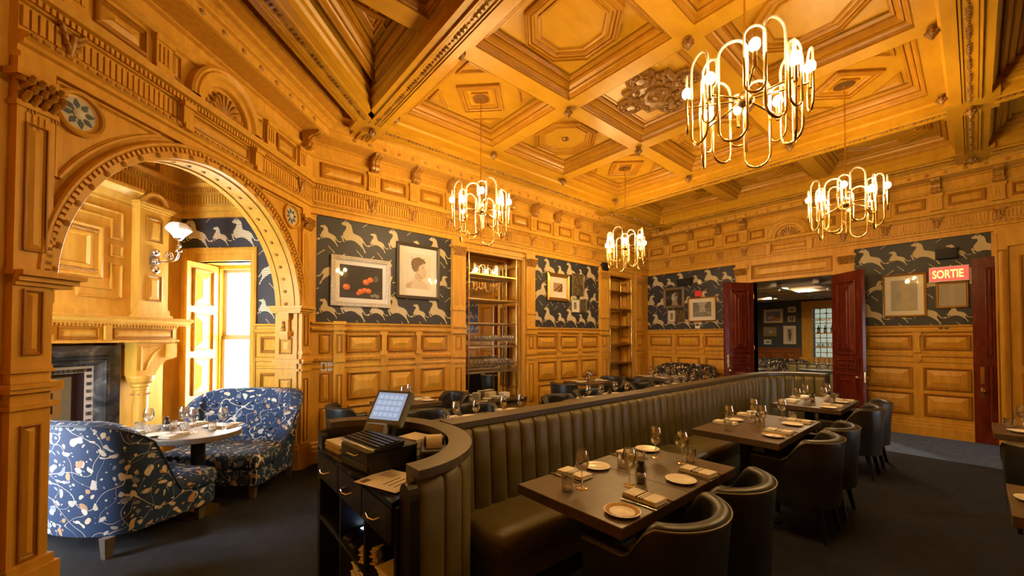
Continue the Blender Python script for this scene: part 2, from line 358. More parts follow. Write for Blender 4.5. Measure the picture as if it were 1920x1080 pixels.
# left triangle towards the arch
def tri_coffer(P):
    b = MB(); R_ = [[(x,y,z) for x,y in poly_inset(P, i)] for i,z in CPROF]; b.loops(R_, False, False, 1); b.loops(R_[-2:], False, True, 0)
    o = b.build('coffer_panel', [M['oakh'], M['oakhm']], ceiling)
    moulding_poly(poly_inset(P, .2), MPROF, ZP, 'triangle_moulding', o)
    moulding_poly(poly_inset(P, .36) if len(P) == 3 else poly_inset(P, .42), [(0,0),(0,.02),(.025,.022),(.035,0)], ZP, 'inner_moulding', o)
def diagx(y, off=.28): # x of the inner edge of the diagonal beam at height y
    return y - (2.128-off)*R2
tri_coffer([(1.61, 4.21-.0), (1.61, 3.229), (diagx(3.229), 3.229), (1.61-.0, 4.2101)][:3])
tri_coffer([(1.61, 3.029), (1.61, 1.77), (diagx(1.77), 1.77), (diagx(3.029), 3.029)])
beam(-.1, 1.65, 3.029, 3.229, ZS); beam(-1.1, 1.65, 1.57, 1.77, ZS)
coffer(-.75, 1.61, .2, 1.57, 'oct')
# right half of the room beyond the rope beam
for x0, x1 in ((2.0, 4.3), (4.5, 6.6), (6.99, 8.445)):
    for y0, y1 in ((-1.9, -.2), (-3.8, -2.1)): coffer(x0, x1, y0, y1, 'oct')
beam(1.96, 8.5, -2.1, -1.9, ZS); beam(4.3, 4.5, -5, -.15, ZS)
coffer(-.75, 1.61, -2.0, -.2, 'oct')
# pendants
def pendant_mesh():
    b = MB(); b.lathe([(.028,0),(.045,-.012),(.045,-.022),(.03,-.03),(.05,-.045),(.055,-.06),(.047,-.085),(.03,-.105),(.022,-.11),(.02,-.125),(.004,-.14)], 10)
    for k in range(8):
        a = k*PI/4; b.sphere((.05*math.cos(a), .05*math.sin(a), -.062), .016, 5, 4, 1.5)
    return b.build('pendant', M['bronze'], ceiling, 50)
pend = pendant_mesh(); pend.location = (CX[0], CYR[0], ZS); pend.scale = (.82,.82,.9)
for i in range(4):
    for j in range(4):
        if (i, j) in ((0,0), (0,2), (0,3), (1,3)) and (i,j) != (0,0): pass
        if (i, j) != (0,0): inst(pend, (CX[i], CYR[j], ZS), ceiling)
for x, y in ((XL, YK), (XF, YK), (XE, YK), (XF, 0), (XL, 0), (XE, 0)):
    inst(pend, (x, y, ZB-.006), ceiling); b = MB(); b.box(x-.21, x+.21, y-.21, y+.21, ZB-.006, ZC); b.build('corner_block', M['oakh'], ceiling)
# carved medallion in the centre coffer
def medallion():
    cx, cy = (CX[1]+CX[2])/2, (CYR[1]+CYR[2])/2; root = MB()
    root.loops([[(cx+r*(1+.0*k)*math.cos(a+PI/4), cy+r*math.sin(a+PI/4), z) for a in [2*PI*h/4 for h in range(4)]] for r, z, k in ((.42,ZP,0),(.42,ZP-.03,0),(.36,ZP-.045,0),(.3,ZP-.03,0))], False, True)
    o = root.build('ceiling_medallion', M['bronze'], ceiling)
    for k in range(4):
        a = k*PI/2; c = (cx+.36*math.cos(a), cy+.36*math.sin(a), ZP)
        b = MB(); b.lathe([(.17,0),(.17,-.03),(.14,-.045),(.12,-.03),(.06,-.035),(.05,-.055),(.004,-.06)], 18, c)
        for h in range(10):
            e = 2*PI*h/10; b.sphere((c[0]+.09*math.cos(e), c[1]+.09*math.sin(e), ZP-.035), .024, 6, 4)
        b.build('roundel', M['bronze'], o, 40)
    b = MB(); b.lathe([(.15,-.02),(.15,-.06),(.12,-.07),(.09,-.05),(.07,-.08),(.004,-.095)], 20, (cx,cy,ZP))
    r_ = random.Random(3)
    for h in range(46):
        a = r_.random()*2*PI; r = .16+.22*r_.random(); b.sphere((cx+r*math.cos(a), cy+r*math.sin(a), ZP-.04), .02+.02*r_.random(), 6, 4, .8)
    b.build('boss', M['bronze'], o, 50)
medallion()
b = MB(); b.lathe([(.05,0),(.05,-.02),(.035,-.035),(.004,-.037)], 16, ((CX[1]+CX[2])/2, (CYR[0]+CYR[1])/2, ZP))
tag(b.build('smoke_detector', M['brassd'], None, 40), 'small round metal fitting in the middle of an octagonal ceiling coffer', 'detector')
b = MB(); b.lathe([(.05,0),(.05,-.008),(.04,-.012),(.004,-.010)], 16, (5.6, 2.22, ZP))
tag(b.build('ceiling_speaker', M['brassd'], None, 40), 'flat round ceiling disc near the largest chandelier', 'ceiling fitting')
b = MB(); b.lathe([(.05,0),(.05,-.008),(.04,-.012),(.004,-.010)], 16, (.45, 2.22, ZP))
tag(b.build('ceiling_disc', M['brassd'], None, 40), 'flat round ceiling disc beside the beaded diagonal beam', 'ceiling fitting')
# ============================================================ wall kit
PL = [(0,0),(0,.022),(.012,.030),(.018,.030),(.018,.018),(.026,.018),(.034,.003),(.046,.003)]
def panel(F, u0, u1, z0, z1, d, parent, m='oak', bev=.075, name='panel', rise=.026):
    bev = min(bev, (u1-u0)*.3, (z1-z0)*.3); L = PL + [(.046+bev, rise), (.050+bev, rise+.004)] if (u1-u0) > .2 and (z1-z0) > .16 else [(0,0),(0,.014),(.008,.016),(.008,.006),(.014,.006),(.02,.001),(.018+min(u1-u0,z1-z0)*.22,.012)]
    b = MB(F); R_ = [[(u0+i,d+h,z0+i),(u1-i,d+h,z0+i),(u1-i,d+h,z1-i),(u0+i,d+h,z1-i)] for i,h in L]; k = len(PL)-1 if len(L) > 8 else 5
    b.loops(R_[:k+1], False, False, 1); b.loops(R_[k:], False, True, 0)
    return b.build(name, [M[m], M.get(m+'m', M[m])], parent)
BASE = [(0,0),(.06,0),(.06,.15),(.05,.165),(.05,.20),(.035,.22),(.035,.25),(.02,.27)]
RAIL = [(.02,1.195),(.035,1.205),(.035,1.225),(.022,1.235),(.022,1.285),(.045,1.295),(.045,1.34),(.02,1.355)]
CAP = [(.02,1.675),(.055,1.695),(.065,1.715),(.065,1.73),(.035,1.735),(.035,1.77),(.07,1.78),(.075,1.80),(0,1.808)]
ENT = [(0,3.20),(.05,3.20),(.05,3.235),(.035,3.24),(.035,3.275),(.06,3.285),(.06,3.31),(.08,3.325),(.08,3.35),(.035,3.362),(.035,3.52),(.06,3.525),(.06,3.575),(.105,3.585),(.105,3.6),(.125,3.63),(.05,3.645),
       (.05,3.915),(.075,3.925),(.105,3.955),(.105,3.972),(.06,3.985),(.06,4.09),(.10,4.10),(.10,4.112),(.31,4.118),(.335,4.125),(.335,4.2),(.37,4.205),(.37,4.225),(.41,4.245),(.46,4.25),(.46,4.29),(.56,4.30),(.56,4.57),(0,4.57)]
def row(F, u0, u1, pitch, w, d0, d1, z0, z1, name, parent, m='oak', skip=()):
    b = MB(F); n = int((u1-u0)/pitch)
    for k in range(n):
        u = u0 + (k+.5)*(u1-u0)/n
        if any(a < u < c for a, c in skip): continue
        b.box(u-w/2, u+w/2, d0, d1, z0, z1)
    if b.v: b.build(name, M[m], parent)['kind'] = 'stuff'
def bracket_src():
    P = [(.0,-.20),(.05,-.20),(.085,-.185),(.10,-.155),(.095,-.125),(.08,-.10),(.085,-.08),(.115,-.055),(.17,-.045),(.205,-.03),(.215,0),(0,0)]
    b = MB(lambda x,y,z: (z, -x, y)); b.prism(P, -.05, .05); b.prism([(p[0]+.012, p[1]-.008) if 0 < i < 10 else p for i, p in enumerate(P)], -.016, .016)
    o = b.build('bracket', M['carved']); 
    for z in (-.052, .052):
        b = MB(lambda x,y,z_: (z_, -x, y)); b.lathe([(.004,-.01),(.028,-.01),(.028,.01),(.004,.01)], 10, (.062,-.16,z)); b.build('scroll', M['carved'], o, 40)
    return o
def leaf_src():
    b = MB()
    for k in range(3):
        for s in (-1, 1):
            x = s*.016*(k+.6); z = .02+.05*k
            b.tube([(x*.3,-.01,z-.01),(x+s*.008,-.03,z+.02),(x+s*.022,-.045,z+.035),(x+s*.034,-.03,z+.03)], [.014,.016,.013,.006], 6)
    b.tube([(0,-.01,.0),(0,-.035,.07),(0,-.05,.125),(0,-.06,.115)], [.02,.02,.014,.006], 6); b.box(-.06,.06,-.012,0,-.005,.155)
    return b.build('leaf_carving', M['carved'], None, 85)
def roset_src():
    b = MB(lambda x,y,z: (x,-z,y)); b.lathe([(.026,0),(.026,.006),(.018,.012),(.012,.008),(.008,.016),(.002,.018)], 10)
    return b.build('rosette', M['carved'], None, 50)
_src = {}
def src(k, f):
    """first use places the source itself; later uses copy it"""
    if k not in _src: _src[k] = f(); return _src[k], True
    return _src[k], False
def place(k, f, parent, loc, rz, scale=None):
    o, first = src(k, f)
    if not first:
        c = o.copy(); col.objects.link(c)
        for ch in o.children: g = ch.copy(); col.objects.link(g); g.parent = c
        o = c
    o.parent = parent; o.location = loc; o.rotation_euler = (0,0,rz)
    if scale: o.scale = scale
    return o
def strip(F, u, w, parent):
    """fluted block between the panels of the upper frieze"""
    b = MB(F); h = w/2
    b.box(u-h, u+h, .05, .085, 3.65, 3.87); b.box(u-h-.012, u+h+.012, .05, .10, 3.87, 3.915); b.box(u-h-.006, u+h+.006, .05, .095, 3.65, 3.69)
    for k in (-1,0,1): b.box(u+k*w*.25-w*.07, u+k*w*.25+w*.07, .085, .094, 3.71, 3.85)
    b.build('frieze_block', M['oak'], parent)
def entablature(F, parent, u0, u1, k0, k1, rz, blocks, nobr=(), skipleaf=(), skipflute=(), skippanel=()):
    b = MB(F); b.sweep(ENT, u0, u1, k0, k1); b.build('cornice', M['oak'], parent)
    row(F, u0+.02, u1-.02, .038, .026, .03, .052, 3.385, 3.505, 'fluting', parent, 'oak', skipflute)
    row(F, u0+.03, u1-.03, .032, .018, .05, .085, 3.533, 3.57, 'dentils', parent)
    row(F, u0+.03, u1-.03, .055, .03, .06, .088, 3.326, 3.347, 'bead_row', parent, 'carved')
    bl = sorted(blocks)
    for i, u in enumerate(bl):
        strip(F, u, .13, parent)
        if not any(a < u < c for a, c in nobr): place('bracket', bracket_src, parent, F(u, .10, 4.11), rz)
        if not any(a < u < c for a, c in skipleaf): place('leaf', leaf_src, parent, F(u, .035, 3.37), rz)
    ed = [u0+.0] + bl + [u1-.0]
    for a, c in zip(ed[:-1], ed[1:]):
        if c-a > .3 and not any(p < (a+c)/2 < q for p, q in skippanel): panel(F, a+.12, c-.12, 3.69, 3.88, .05, parent, 'oak', .06)
    n = int((u1-u0-.7)/.2)
    for k in range(n): place('roset', roset_src, parent, F(u0+.35+(k+.5)*(u1-u0-.7)/n, .335, 4.163), rz)
def wainscot(F, parent, u0, u1, upper, lower, lowest, k0=0, k1=0, rz=0):
    b = MB(F); b.box(u0, u1, 0, .02, 0, 1.80); b.build('wainscot', M['oak'], parent)
    for nm, P in (('baseboard', BASE), ('dado_rail', RAIL), ('wainscot_cap', CAP)):
        b = MB(F); b.sweep(P, u0, u1, k0, k1); b.build(nm, M['oak'], parent)
    row(F, u0+.02, u1-.02, .03, .016, .04, .058, 1.30, 1.333, 'dentils', parent)
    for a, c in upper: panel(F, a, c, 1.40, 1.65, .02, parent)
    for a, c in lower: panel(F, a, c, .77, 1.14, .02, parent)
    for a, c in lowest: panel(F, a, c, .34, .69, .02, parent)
def console(F, u, parent):
    b = MB(F)
    for d, z0, z1, w in ((.05,1.64,1.69,.05),(.045,1.42,1.64,.03),(.06,1.36,1.42,.045),(.05,1.23,1.30,.05),(.04,1.20,1.23,.03)): b.box(u-w, u+w, .02, d+.02, z0, z1)
    b.build('console', M['oak'], parent)
def pilaster(F, u0, u1, d, parent, zt=3.20, cap=True, mould=None, pans=((.40,1.12),(1.40,1.63))):
    """panelled pilaster with pedestal and leafy capital"""
    b = MB(F); e = .015
    b.box(u0, u1, 0, d, 0, zt)
    b.box(u0-e, u1+e, 0, d+.03, 0, .26); b.box(u0-e*.6, u1+e*.6, 0, d+.018, .26, .31)
    for z0, z1, x in mould or ((1.19,1.235,.02),(1.285,1.35,.028),(1.67,1.735,.035),(1.77,1.81,.04),(2.05,2.085,.02),(2.085,2.105,.01)): b.box(u0-x*.6, u1+x*.6, 0, d+x, z0, z1)
    if cap: b.box(u0-.01, u1+.01, 0, d+.012, 2.92, 2.95); b.box(u0-.03, u1+.03, 0, d+.045, 3.08, 3.12)
    o = b.build('pilaster', M['oak'], parent)
    w = u1-u0; i = w*.24
    for z0, z1 in pans: panel(F, u0+i, u1-i, z0, z1, d, o)
    if cap:
        b = MB(F); r_ = random.Random(int(u0*100))
        for k in range(3):
            for h in range(max(4, int(w/.036))):
                n = max(4, int(w/.036)); u = u0 + (h+.5)*w/n + (.5*w/n if k == 1 else 0)
                z = 2.955+.04*k; x = .012+.014*k
                b.tube([(u,d,z-.005),(u,d+.022+x,z+.025),(u,d+.034+x,z+.048),(u,d+.048+x,z+.04)], [.015,.017,.013,.005], 8)
        for s in (u0, u1): b.lathe([(.004,-.012),(.024,-.012),(.024,.012),(.004,.012)], 8, (s, d+.03, 3.06))
        b.build('capital', M['carved'], o, 85)
    row(F, u0+.03, u1-.03, (w-.06)/4, .014, d-.002, d+.006, 2.14, 2.90, 'flute', o)
    return o
# ------------------------------------------------------------ zebra wallpaper
ZB_ = [(293,165),(312,152),(330,150),(345,152),(350,136),(360,152),(380,168),(388,195),(392,225),(402,248),(430,256),(462,268),(485,288),(496,312),(512,340),(530,352),(545,344),(558,340),(556,360),(534,361),(510,352),(494,330),(488,318),(484,345),(496,380),(512,412),(518,424),(504,428),(494,398),(470,368),(446,348),(436,338),(405,322),(372,320),(352,326),(338,334),(322,318),(308,296),(316,336),(326,342),(322,350),(308,346),(290,290),(296,284),(312,292),(306,270),(314,250),(328,228),(338,206),(334,186),(318,184),(300,180)]
ZEB = [((x-425)/290, (285-y)/290) for x, y in ZB_]
ARW = [(-.5,-.03),(.34,-.03),(.30,-.09),(.5,0),(.30,.09),(.34,.03),(-.5,.03)]
def clip_tri(tri, r):
    P = list(tri)
    for ax, lim, sg in ((0,r[0],1),(0,r[1],-1),(1,r[2],1),(1,r[3],-1)):
        out = []
        for i in range(len(P)):
            a, c = P[i-1], P[i]; da, dc = (a[ax]-lim)*sg, (c[ax]-lim)*sg
            if (da >= 0) != (dc >= 0):
                t = da/(da-dc); out.append((a[0]+(c[0]-a[0])*t, a[1]+(c[1]-a[1])*t))
            if dc >= 0: out.append(c)
        P = out
        if len(P) < 3: return []
    return P
def _tess(poly): return [tuple(poly[i] for i in t) for t in tessellate_polygon([[Vector((x,y,0)) for x,y in poly]])]
ZT, AT = _tess(ZEB), _tess(ARW)
def wallpaper(F, parent, rects, off=0, flip=1, d=.006):
    """dark paper printed with leaping zebras and arrows; F(u,d,z)"""
    U0, U1 = min(r[0] for r in rects), max(r[1] for r in rects); z1 = max(r[3] for r in rects); z0 = min(r[2] for r in rects)
    b = MB(F)
    for r in rects: b.add([(r[0],d,r[2]),(r[1],d,r[2]),(r[1],d,r[3]),(r[0],d,r[3])], [(0,1,2,3)], 0)
    def stamp(T, cu, cz, su, sz, rot, mi, dd):
        co, si = math.cos(rot), math.sin(rot)
        for t in T:
            q = [(cu+(x*co-y*si)*su, cz+(x*si+y*co)*sz) for x, y in t]
            for r in rects:
                P = clip_tri(q, (r[0]+.001, r[1]-.001, r[2]+.001, r[3]-.001))
                if P: b.add([(x,d+dd,y) for x,y in P], [tuple(range(len(P)))], mi)
    pit = .66
    for k in range(4):
        cz = 2.985-.485*k; face = 1 if k % 2 == 0 else -1
        n0 = int((U0-off)/pit)-2
        for i in range(n0, n0+int((U1-U0)/pit)+5):
            u = off + i*pit + (.33 if k % 2 else 0)
            stamp(ZT, u, cz, .43*face*flip, .40, 0, 1, .0012)
            stamp(ZT, u+.33, cz-.03, .29*face*flip, .265, 0, 1, .0024)
            for a, c_, ro in ((-.12,.22,.7),(.14,.20,.7),(.05,-.22,-.8),(.34,-.21,-.8)): stamp(AT, u+a*flip, cz+c_, .125*flip, .125, ro*1, 2, .0018)
    return b.build('wallpaper', [M['paper'], M['zebra'], M['arrow']], parent, recalc=False)
# ============================================================ WALLS
def lunette(F, u, z, parent, r=.36):
    n = 20
    def ring(rr, d): return [(u+rr*math.cos(PI*k/n), d, z+rr*math.sin(PI*k/n)) for k in range(n+1)]
    b = MB(F); b.loops([ring(r*f, d) for f, d in ((1,.05),(1,.12),(.95,.135),(.9,.125),(.87,.14),(.8,.13),(.74,.10),(.62,.10),(.60,.085),(.60,.055))], False, False, 0, False)
    b.add([(u-.6*r,.056,z)]+ring(r*.6,.056), [tuple(range(1,n+2))]); o = b.build('lunette', M['oak'], parent, 30)
    b = MB(F)
    for k in range(9):
        a = PI*(k+.5)/9; rr = r*.5
        p = (u+.02*math.cos(a), .06, z+.02); q = (u+rr*.8*math.cos(a), .085, z+.02+rr*.8*math.sin(a)); e = (u+rr*.95*math.cos(a), .062, z+.02+rr*.92*math.sin(a))
        b.tube([p,q,e], [.008,.020,.008], 6)
    for s in (-1,1):
        for k in range(4): b.sphere((u+s*r*(.25+.08*k), .065, z+.03+.02*(k%2)), .022, 6, 4)
    b.build('shell_carving', M['carved'], o, 50); return o
# ---- back wall (with the two shelf niches)
NI = ((3.61, 4.98), (7.58, 8.63))
b = MB(FB)
for u0, u1 in ((1.2, 3.61), (4.98, 7.58), (8.63, 9.6)): b.box(u0, u1, -.4, 0, 0, 4.6)
for u0, u1 in NI:
    b.box(u0, u1, -.4, 0, 0, .47); b.box(u0, u1, -.4, 0, 3.13, 4.6); b.box(u0, u1, -.4, -.36, .47, 3.13)
wall_back = struct(b.build('wall_back', M['oak']), 'honey oak panelled wall with zebra wallpaper and two shelf niches')
entablature(FB, wall_back, 1.27, 9.35, .414, 1, 0, [2.07+.62*k for k in range(12)])
wainscot(FB, wall_back, 1.27, 3.42, ((1.40,1.53),(1.74,2.19),(2.31,2.73),(2.85,3.30)), ((1.41,1.53),(1.76,2.21),(2.31,2.73),(2.83,3.26)), ((1.41,1.53),(1.76,2.21),(2.31,2.73),(2.83,3.26)), .414)
wainscot(FB, wall_back, 5.15, 7.30, ((5.30,5.84),(5.97,6.50),(6.63,7.18)), ((5.34,5.84),(5.98,6.50),(6.63,7.18)), ((5.34,5.84),(5.98,6.50),(6.63,7.18)))
for u in (2.25, 2.79, 5.905, 6.565): console(FB, u, wall_back)
b = MB(FB); b.box(1.57, 1.70, .02, .06, 0, 1.81); b.box(1.555, 1.715, .02, .085, 1.70, 1.74); b.box(1.555, 1.715, .02, .09, 1.78, 1.82); b.box(1.56, 1.71, .02, .08, 1.28, 1.36); b.box(1.56, 1.71, .02, .075, 0, .27)
ws = b.build('pilaster', M['oak'], wall_back)
for z0, z1 in ((1.40,1.65),(.4,1.12)): panel(FB, 1.595, 1.675, z0, z1, .06, ws)
wallpaper(FB, wall_back, [(1.36, 3.40, 1.805, 3.205)], 1.86); wallpaper(FB, wall_back, [(5.2, 7.26, 1.805, 3.205)], 5.72)
for u0, u1 in ((3.38, 3.60), (5.0, 5.22), (7.26, 7.54), (8.68, 8.98)): pilaster(FB, u0, u1, .07, wall_back)
for i, (u0, u1) in enumerate(NI):
    b = MB(FB)
    for a, w in ((u0, 1), (u1, -1)): b.box(min(a, a+w*.035), max(a, a+w*.035), -.03, .05, .47, 3.13); b.box(min(a, a+w*.06), max(a, a+w*.06), -.36, -.05, .5, 3.1)
    b.box(u0, u1, -.03, .05, 3.10, 3.16); b.box(u0, u1, -.05, .03, 3.06, 3.10)
    b.build('niche_casing', M['oak'], wall_back)
    for s in (u0+.06, u1-.06):
        G = (lambda s_, sg: (lambda u, d, z: (s_+sg*d, YB+u, z)))(s, 1 if s < (u0+u1)/2 else -1)
        for z0, z1 in ((.65,1.5),(1.6,2.2),(2.3,2.95)): panel(G, .08, .33, z0, z1, 0, wall_back)
    b = MB(FB); b.box(u0-.01, u1+.01, -.36, .09, .47, .505); b.build('counter', M['rail'], wall_back)
    # lattice radiator grille under the counter
    b = MB(FB); b.box(u0+.02, u1-.02, -.05, .012, .06, .45, 1)
    w_ = u1-u0-.06; n = 26
    for k in range(-7, n):
        for sg in (1, -1):
            a0 = u0+.03+w_*k/n; x0, x1, z0, z1 = a0, a0+.36, (.07 if sg > 0 else .43), (.43 if sg > 0 else .07)
            lo, hi = u0+.03, u1-.03
            if x1 < lo or x0 > hi: continue
            def at(x): return z0+(z1-z0)*(x-x0)/.36
            xa, xb = max(x0, lo), min(x1, hi); b.tube([(xa,.016,at(xa)),(xb,.016,at(xb))], .0045, 4)
    b.box(u0+.02, u1-.02, .01, .025, .43, .46); b.box(u0+.02, u1-.02, .01, .025, .05, .08)
    b.build('grille', [M['brassd'], M['darkhole']], wall_back)['kind'] = 'stuff'
b = MB(FB); b.box(3.68, 4.91, -.355, -.345, .51, 3.06)
b.build('mirror', M['mirror'], wall_back)
b = MB(FB)
for k in range(9): b.box(7.62+k*.107, 7.72+k*.107, -.36, -.345-.006*(k%2), .51, 3.10)
b.build('board_back', M['oak'], wall_back)
# ---- far wall with the double door
DY0, DY1, DZ = 1.71, 3.08, 2.78
b = MB(FR)
b.box(-5.2, DY0, -.3, 0, 0, 4.6); b.box(DY1, 5.9, -.3, 0, 0, 4.6); b.box(DY0, DY1, -.3, 0, DZ, 4.6)
wall_right = struct(b.build('wall_right', M['oak']), 'honey oak panelled wall with a double doorway and zebra wallpaper')
entablature(FR, wall_right, -5, 5.53, 0, 1, -PI/2, [4.95, 4.33, 3.71, 3.2, 1.55, .98, .38, -.25, -.9, -1.6, -2.3, -3.0], skipflute=((1.98,2.82),), skippanel=((1.6,3.1),))
lunette(FR, 2.4, 3.64, wall_right)
for u0, u1 in ((1.66,1.98),(2.82,3.10)): panel(FR, u0, u1, 3.69, 3.88, .05, wall_right)
panel(FR, 2.12, 2.68, 3.39, 3.50, .035, wall_right)
for u in (2.05, 2.75):
    b = MB(FR); b.box(u-.045, u+.045, .035, .10, 3.34, 3.53); b.box(u-.055, u+.055, .035, .12, 3.49, 3.53); b.box(u-.035, u+.035, .035, .11, 3.31, 3.36); b.build('console', M['oak'], wall_right)
wainscot(FR, wall_right, 3.36, 5.53, ((4.87,5.45),(4.19,4.73),(3.50,4.06)), ((4.87,5.40),(4.19,4.73),(3.50,4.06)), ((4.87,5.40),(4.19,4.73),(3.50,4.06)), 0, 1)
wainscot(FR, wall_right, -.16, 1.42, ((.69,1.26),(.05,.57)), (), (), 0, 0)
for u0, u1 in ((.69,1.26),(.05,.57)): panel(FR, u0, u1, .76, 1.12, .02, wall_right, bev=.07); panel(FR, u0, u1, .33, .70, .02, wall_right, bev=.07)
for u in (4.80, 4.125, .63): console(FR, u, wall_right)
wallpaper(FR, wall_right, [(3.39, 5.53, 1.805, 3.205)], 5.2, -1); wallpaper(FR, wall_right, [(-.17, 1.42, 1.805, 3.205)], 1.15, -1)
wallpaper(FR, wall_right, [(-5, -1.3, 1.805, 3.205)], 1.15, -1)
wainscot(FR, wall_right, -5, -1.3, (), ((-3,-2.2),(-2.1,-1.4)), ((-3,-2.2),(-2.1,-1.4)))
for u0, u1 in ((1.40, 1.62), (3.16, 3.38)): pilaster(FR, u0, u1, .07, wall_right)
b = MB(FR)   # door casing and over-door panel frame
for u0, u1 in ((1.62,1.71),(3.08,3.17)): b.box(u0, u1, -.3, .05, 0, 3.2)
b.box(1.71, 3.08, -.02, .049, 2.78, 2.84); b.box(1.71, 3.08, -.02, .049, 3.14, 3.2)
trim_1 = struct(b.build('trim_1', M['oak']), 'oak casing round the double doorway')
panel(FR, 1.71, 3.08, 2.84, 3.14, .0, trim_1, bev=.05)
panel(FR, 1.84, 2.95, 2.91, 3.07, .016, trim_1, bev=.03)
# ---- arch wall
AC, AZ, AR, ATH = 3.378, 1.94, 1.2, .28
b = MB(FA); NA = 40
b.box(1.9, AC-AR, -ATH, 0, 0, 4.6); b.box(AC+AR, 4.84, -ATH, 0, 0, 4.6); b.box(AC-AR, AC+AR, -ATH, 0, 3.3, 4.6)
pts = [(AC-AR*math.cos(PI*k/NA), AZ+AR*math.sin(PI*k/NA)) for k in range(NA+1)]
for k in range(NA):
    (a, p), (c, q) = pts[k], pts[k+1]
    b.add([(a,0,p),(c,0,q),(c,0,3.3),(a,0,3.3),(a,-ATH,p),(c,-ATH,q),(c,-ATH,3.3),(a,-ATH,3.3)], [(0,1,2,3),(4,5,6,7),(0,1,5,4)])
wall_arch = struct(b.build('wall_arch', M['oak'], None), 'oak wall with the round arch into the alcove')
entablature(FA, wall_arch, 1.95, 4.808, .414, .414, PI/4, [4.54, 3.98, 2.78, 2.2], ((0,4.3),), skipflute=((2.96,3.80),), skipleaf=((2.5,4.3),), skippanel=((2.6,4.1),))
lunette(FA, AC, 3.64, wall_arch, .40)
for u0, u1 in ((2.86,2.94),(3.82,3.90)): panel(FA, u0, u1, 3.69, 3.88, .05, wall_arch)
panel(FA, 3.05, 3.70, 3.39, 3.50, .035, wall_arch)
for u in (2.98, 3.78):
    b = MB(FA); b.box(u-.045, u+.045, .035, .10, 3.34, 3.53); b.box(u-.055, u+.055, .035, .12, 3.49, 3.53); b.box(u-.035, u+.035, .035, .11, 3.31, 3.36); b.build('console', M['oak'], wall_arch)
def aring(prof, name, m='oak', a0=0, a1=PI, n=48, sm=0):
    b = MB(FA); b.loops([[(AC-r*math.cos(a0+(a1-a0)*k/n), d, AZ+r*math.sin(a0+(a1-a0)*k/n)) for k in range(n+1)] for r, d in prof], False, False, 0, False)
    return b.build(name, M[m], wall_arch, sm)
arv = aring([(1.2,0),(1.2,.03),(1.205,.035),(1.245,.035),(1.248,.028),(1.283,.028),(1.285,.05),(1.295,.062),(1.308,.062),(1.318,.05),(1.322,.0)], 'archivolt', sm=35)
b = MB(FA); n = 92
for k in range(n):
    a = PI*(k+.5)/n; c, s = math.cos(a), math.sin(a)
    q = []
    for r, w in ((1.25,-.011),(1.25,.011),(1.281,.011),(1.281,-.011)): q.append((AC-r*c+w*s, AZ+r*s+w*c))
    b.add([(x,.028,z) for x,z in q]+[(x,.05,z) for x,z in q], [(4,5,6,7),(0,1,5,4),(1,2,6,5),(2,3,7,6),(3,0,4,7)])
b.build('arch_dentils', M['oak'], wall_arch)['kind'] = 'stuff'
for k in range(25):
    a = PI*(k+.5)/25
    o = place('roset', roset_src, arv, FA(AC-1.225*math.cos(a), .035, AZ+1.225*math.sin(a)), PI/4, (.8,.8,.8))
# soffit band with studs
b = MB(FA)
for dd in (-.05, -.23):
    b.loops([[(AC-r*math.cos(PI*k/NA), dd+e, AZ+r*math.sin(PI*k/NA)) for k in range(NA+1)] for r, e in ((1.2,-.02),(1.188,-.02),(1.188,.02),(1.2,.02))], False, False, 0, False)
b.build('soffit_moulding', M['oak'], wall_arch, 35)
def stud_src():
    b = MB(); b.lathe([(.02,0),(.02,.006),(.014,.012),(.003,.016)], 10); return b.build('stud', M['carved'], None, 50)
for k in range(25):
    a = PI*(k+.5)/25; o = place('stud', stud_src, wall_arch, FA(AC-1.2*math.cos(a), -.14, AZ+1.2*math.sin(a)), 0)
    rd = Vector(FA(AC, -.14, AZ)) - Vector(o.location); o.rotation_euler = rd.to_track_quat('Z', 'Y').to_euler()
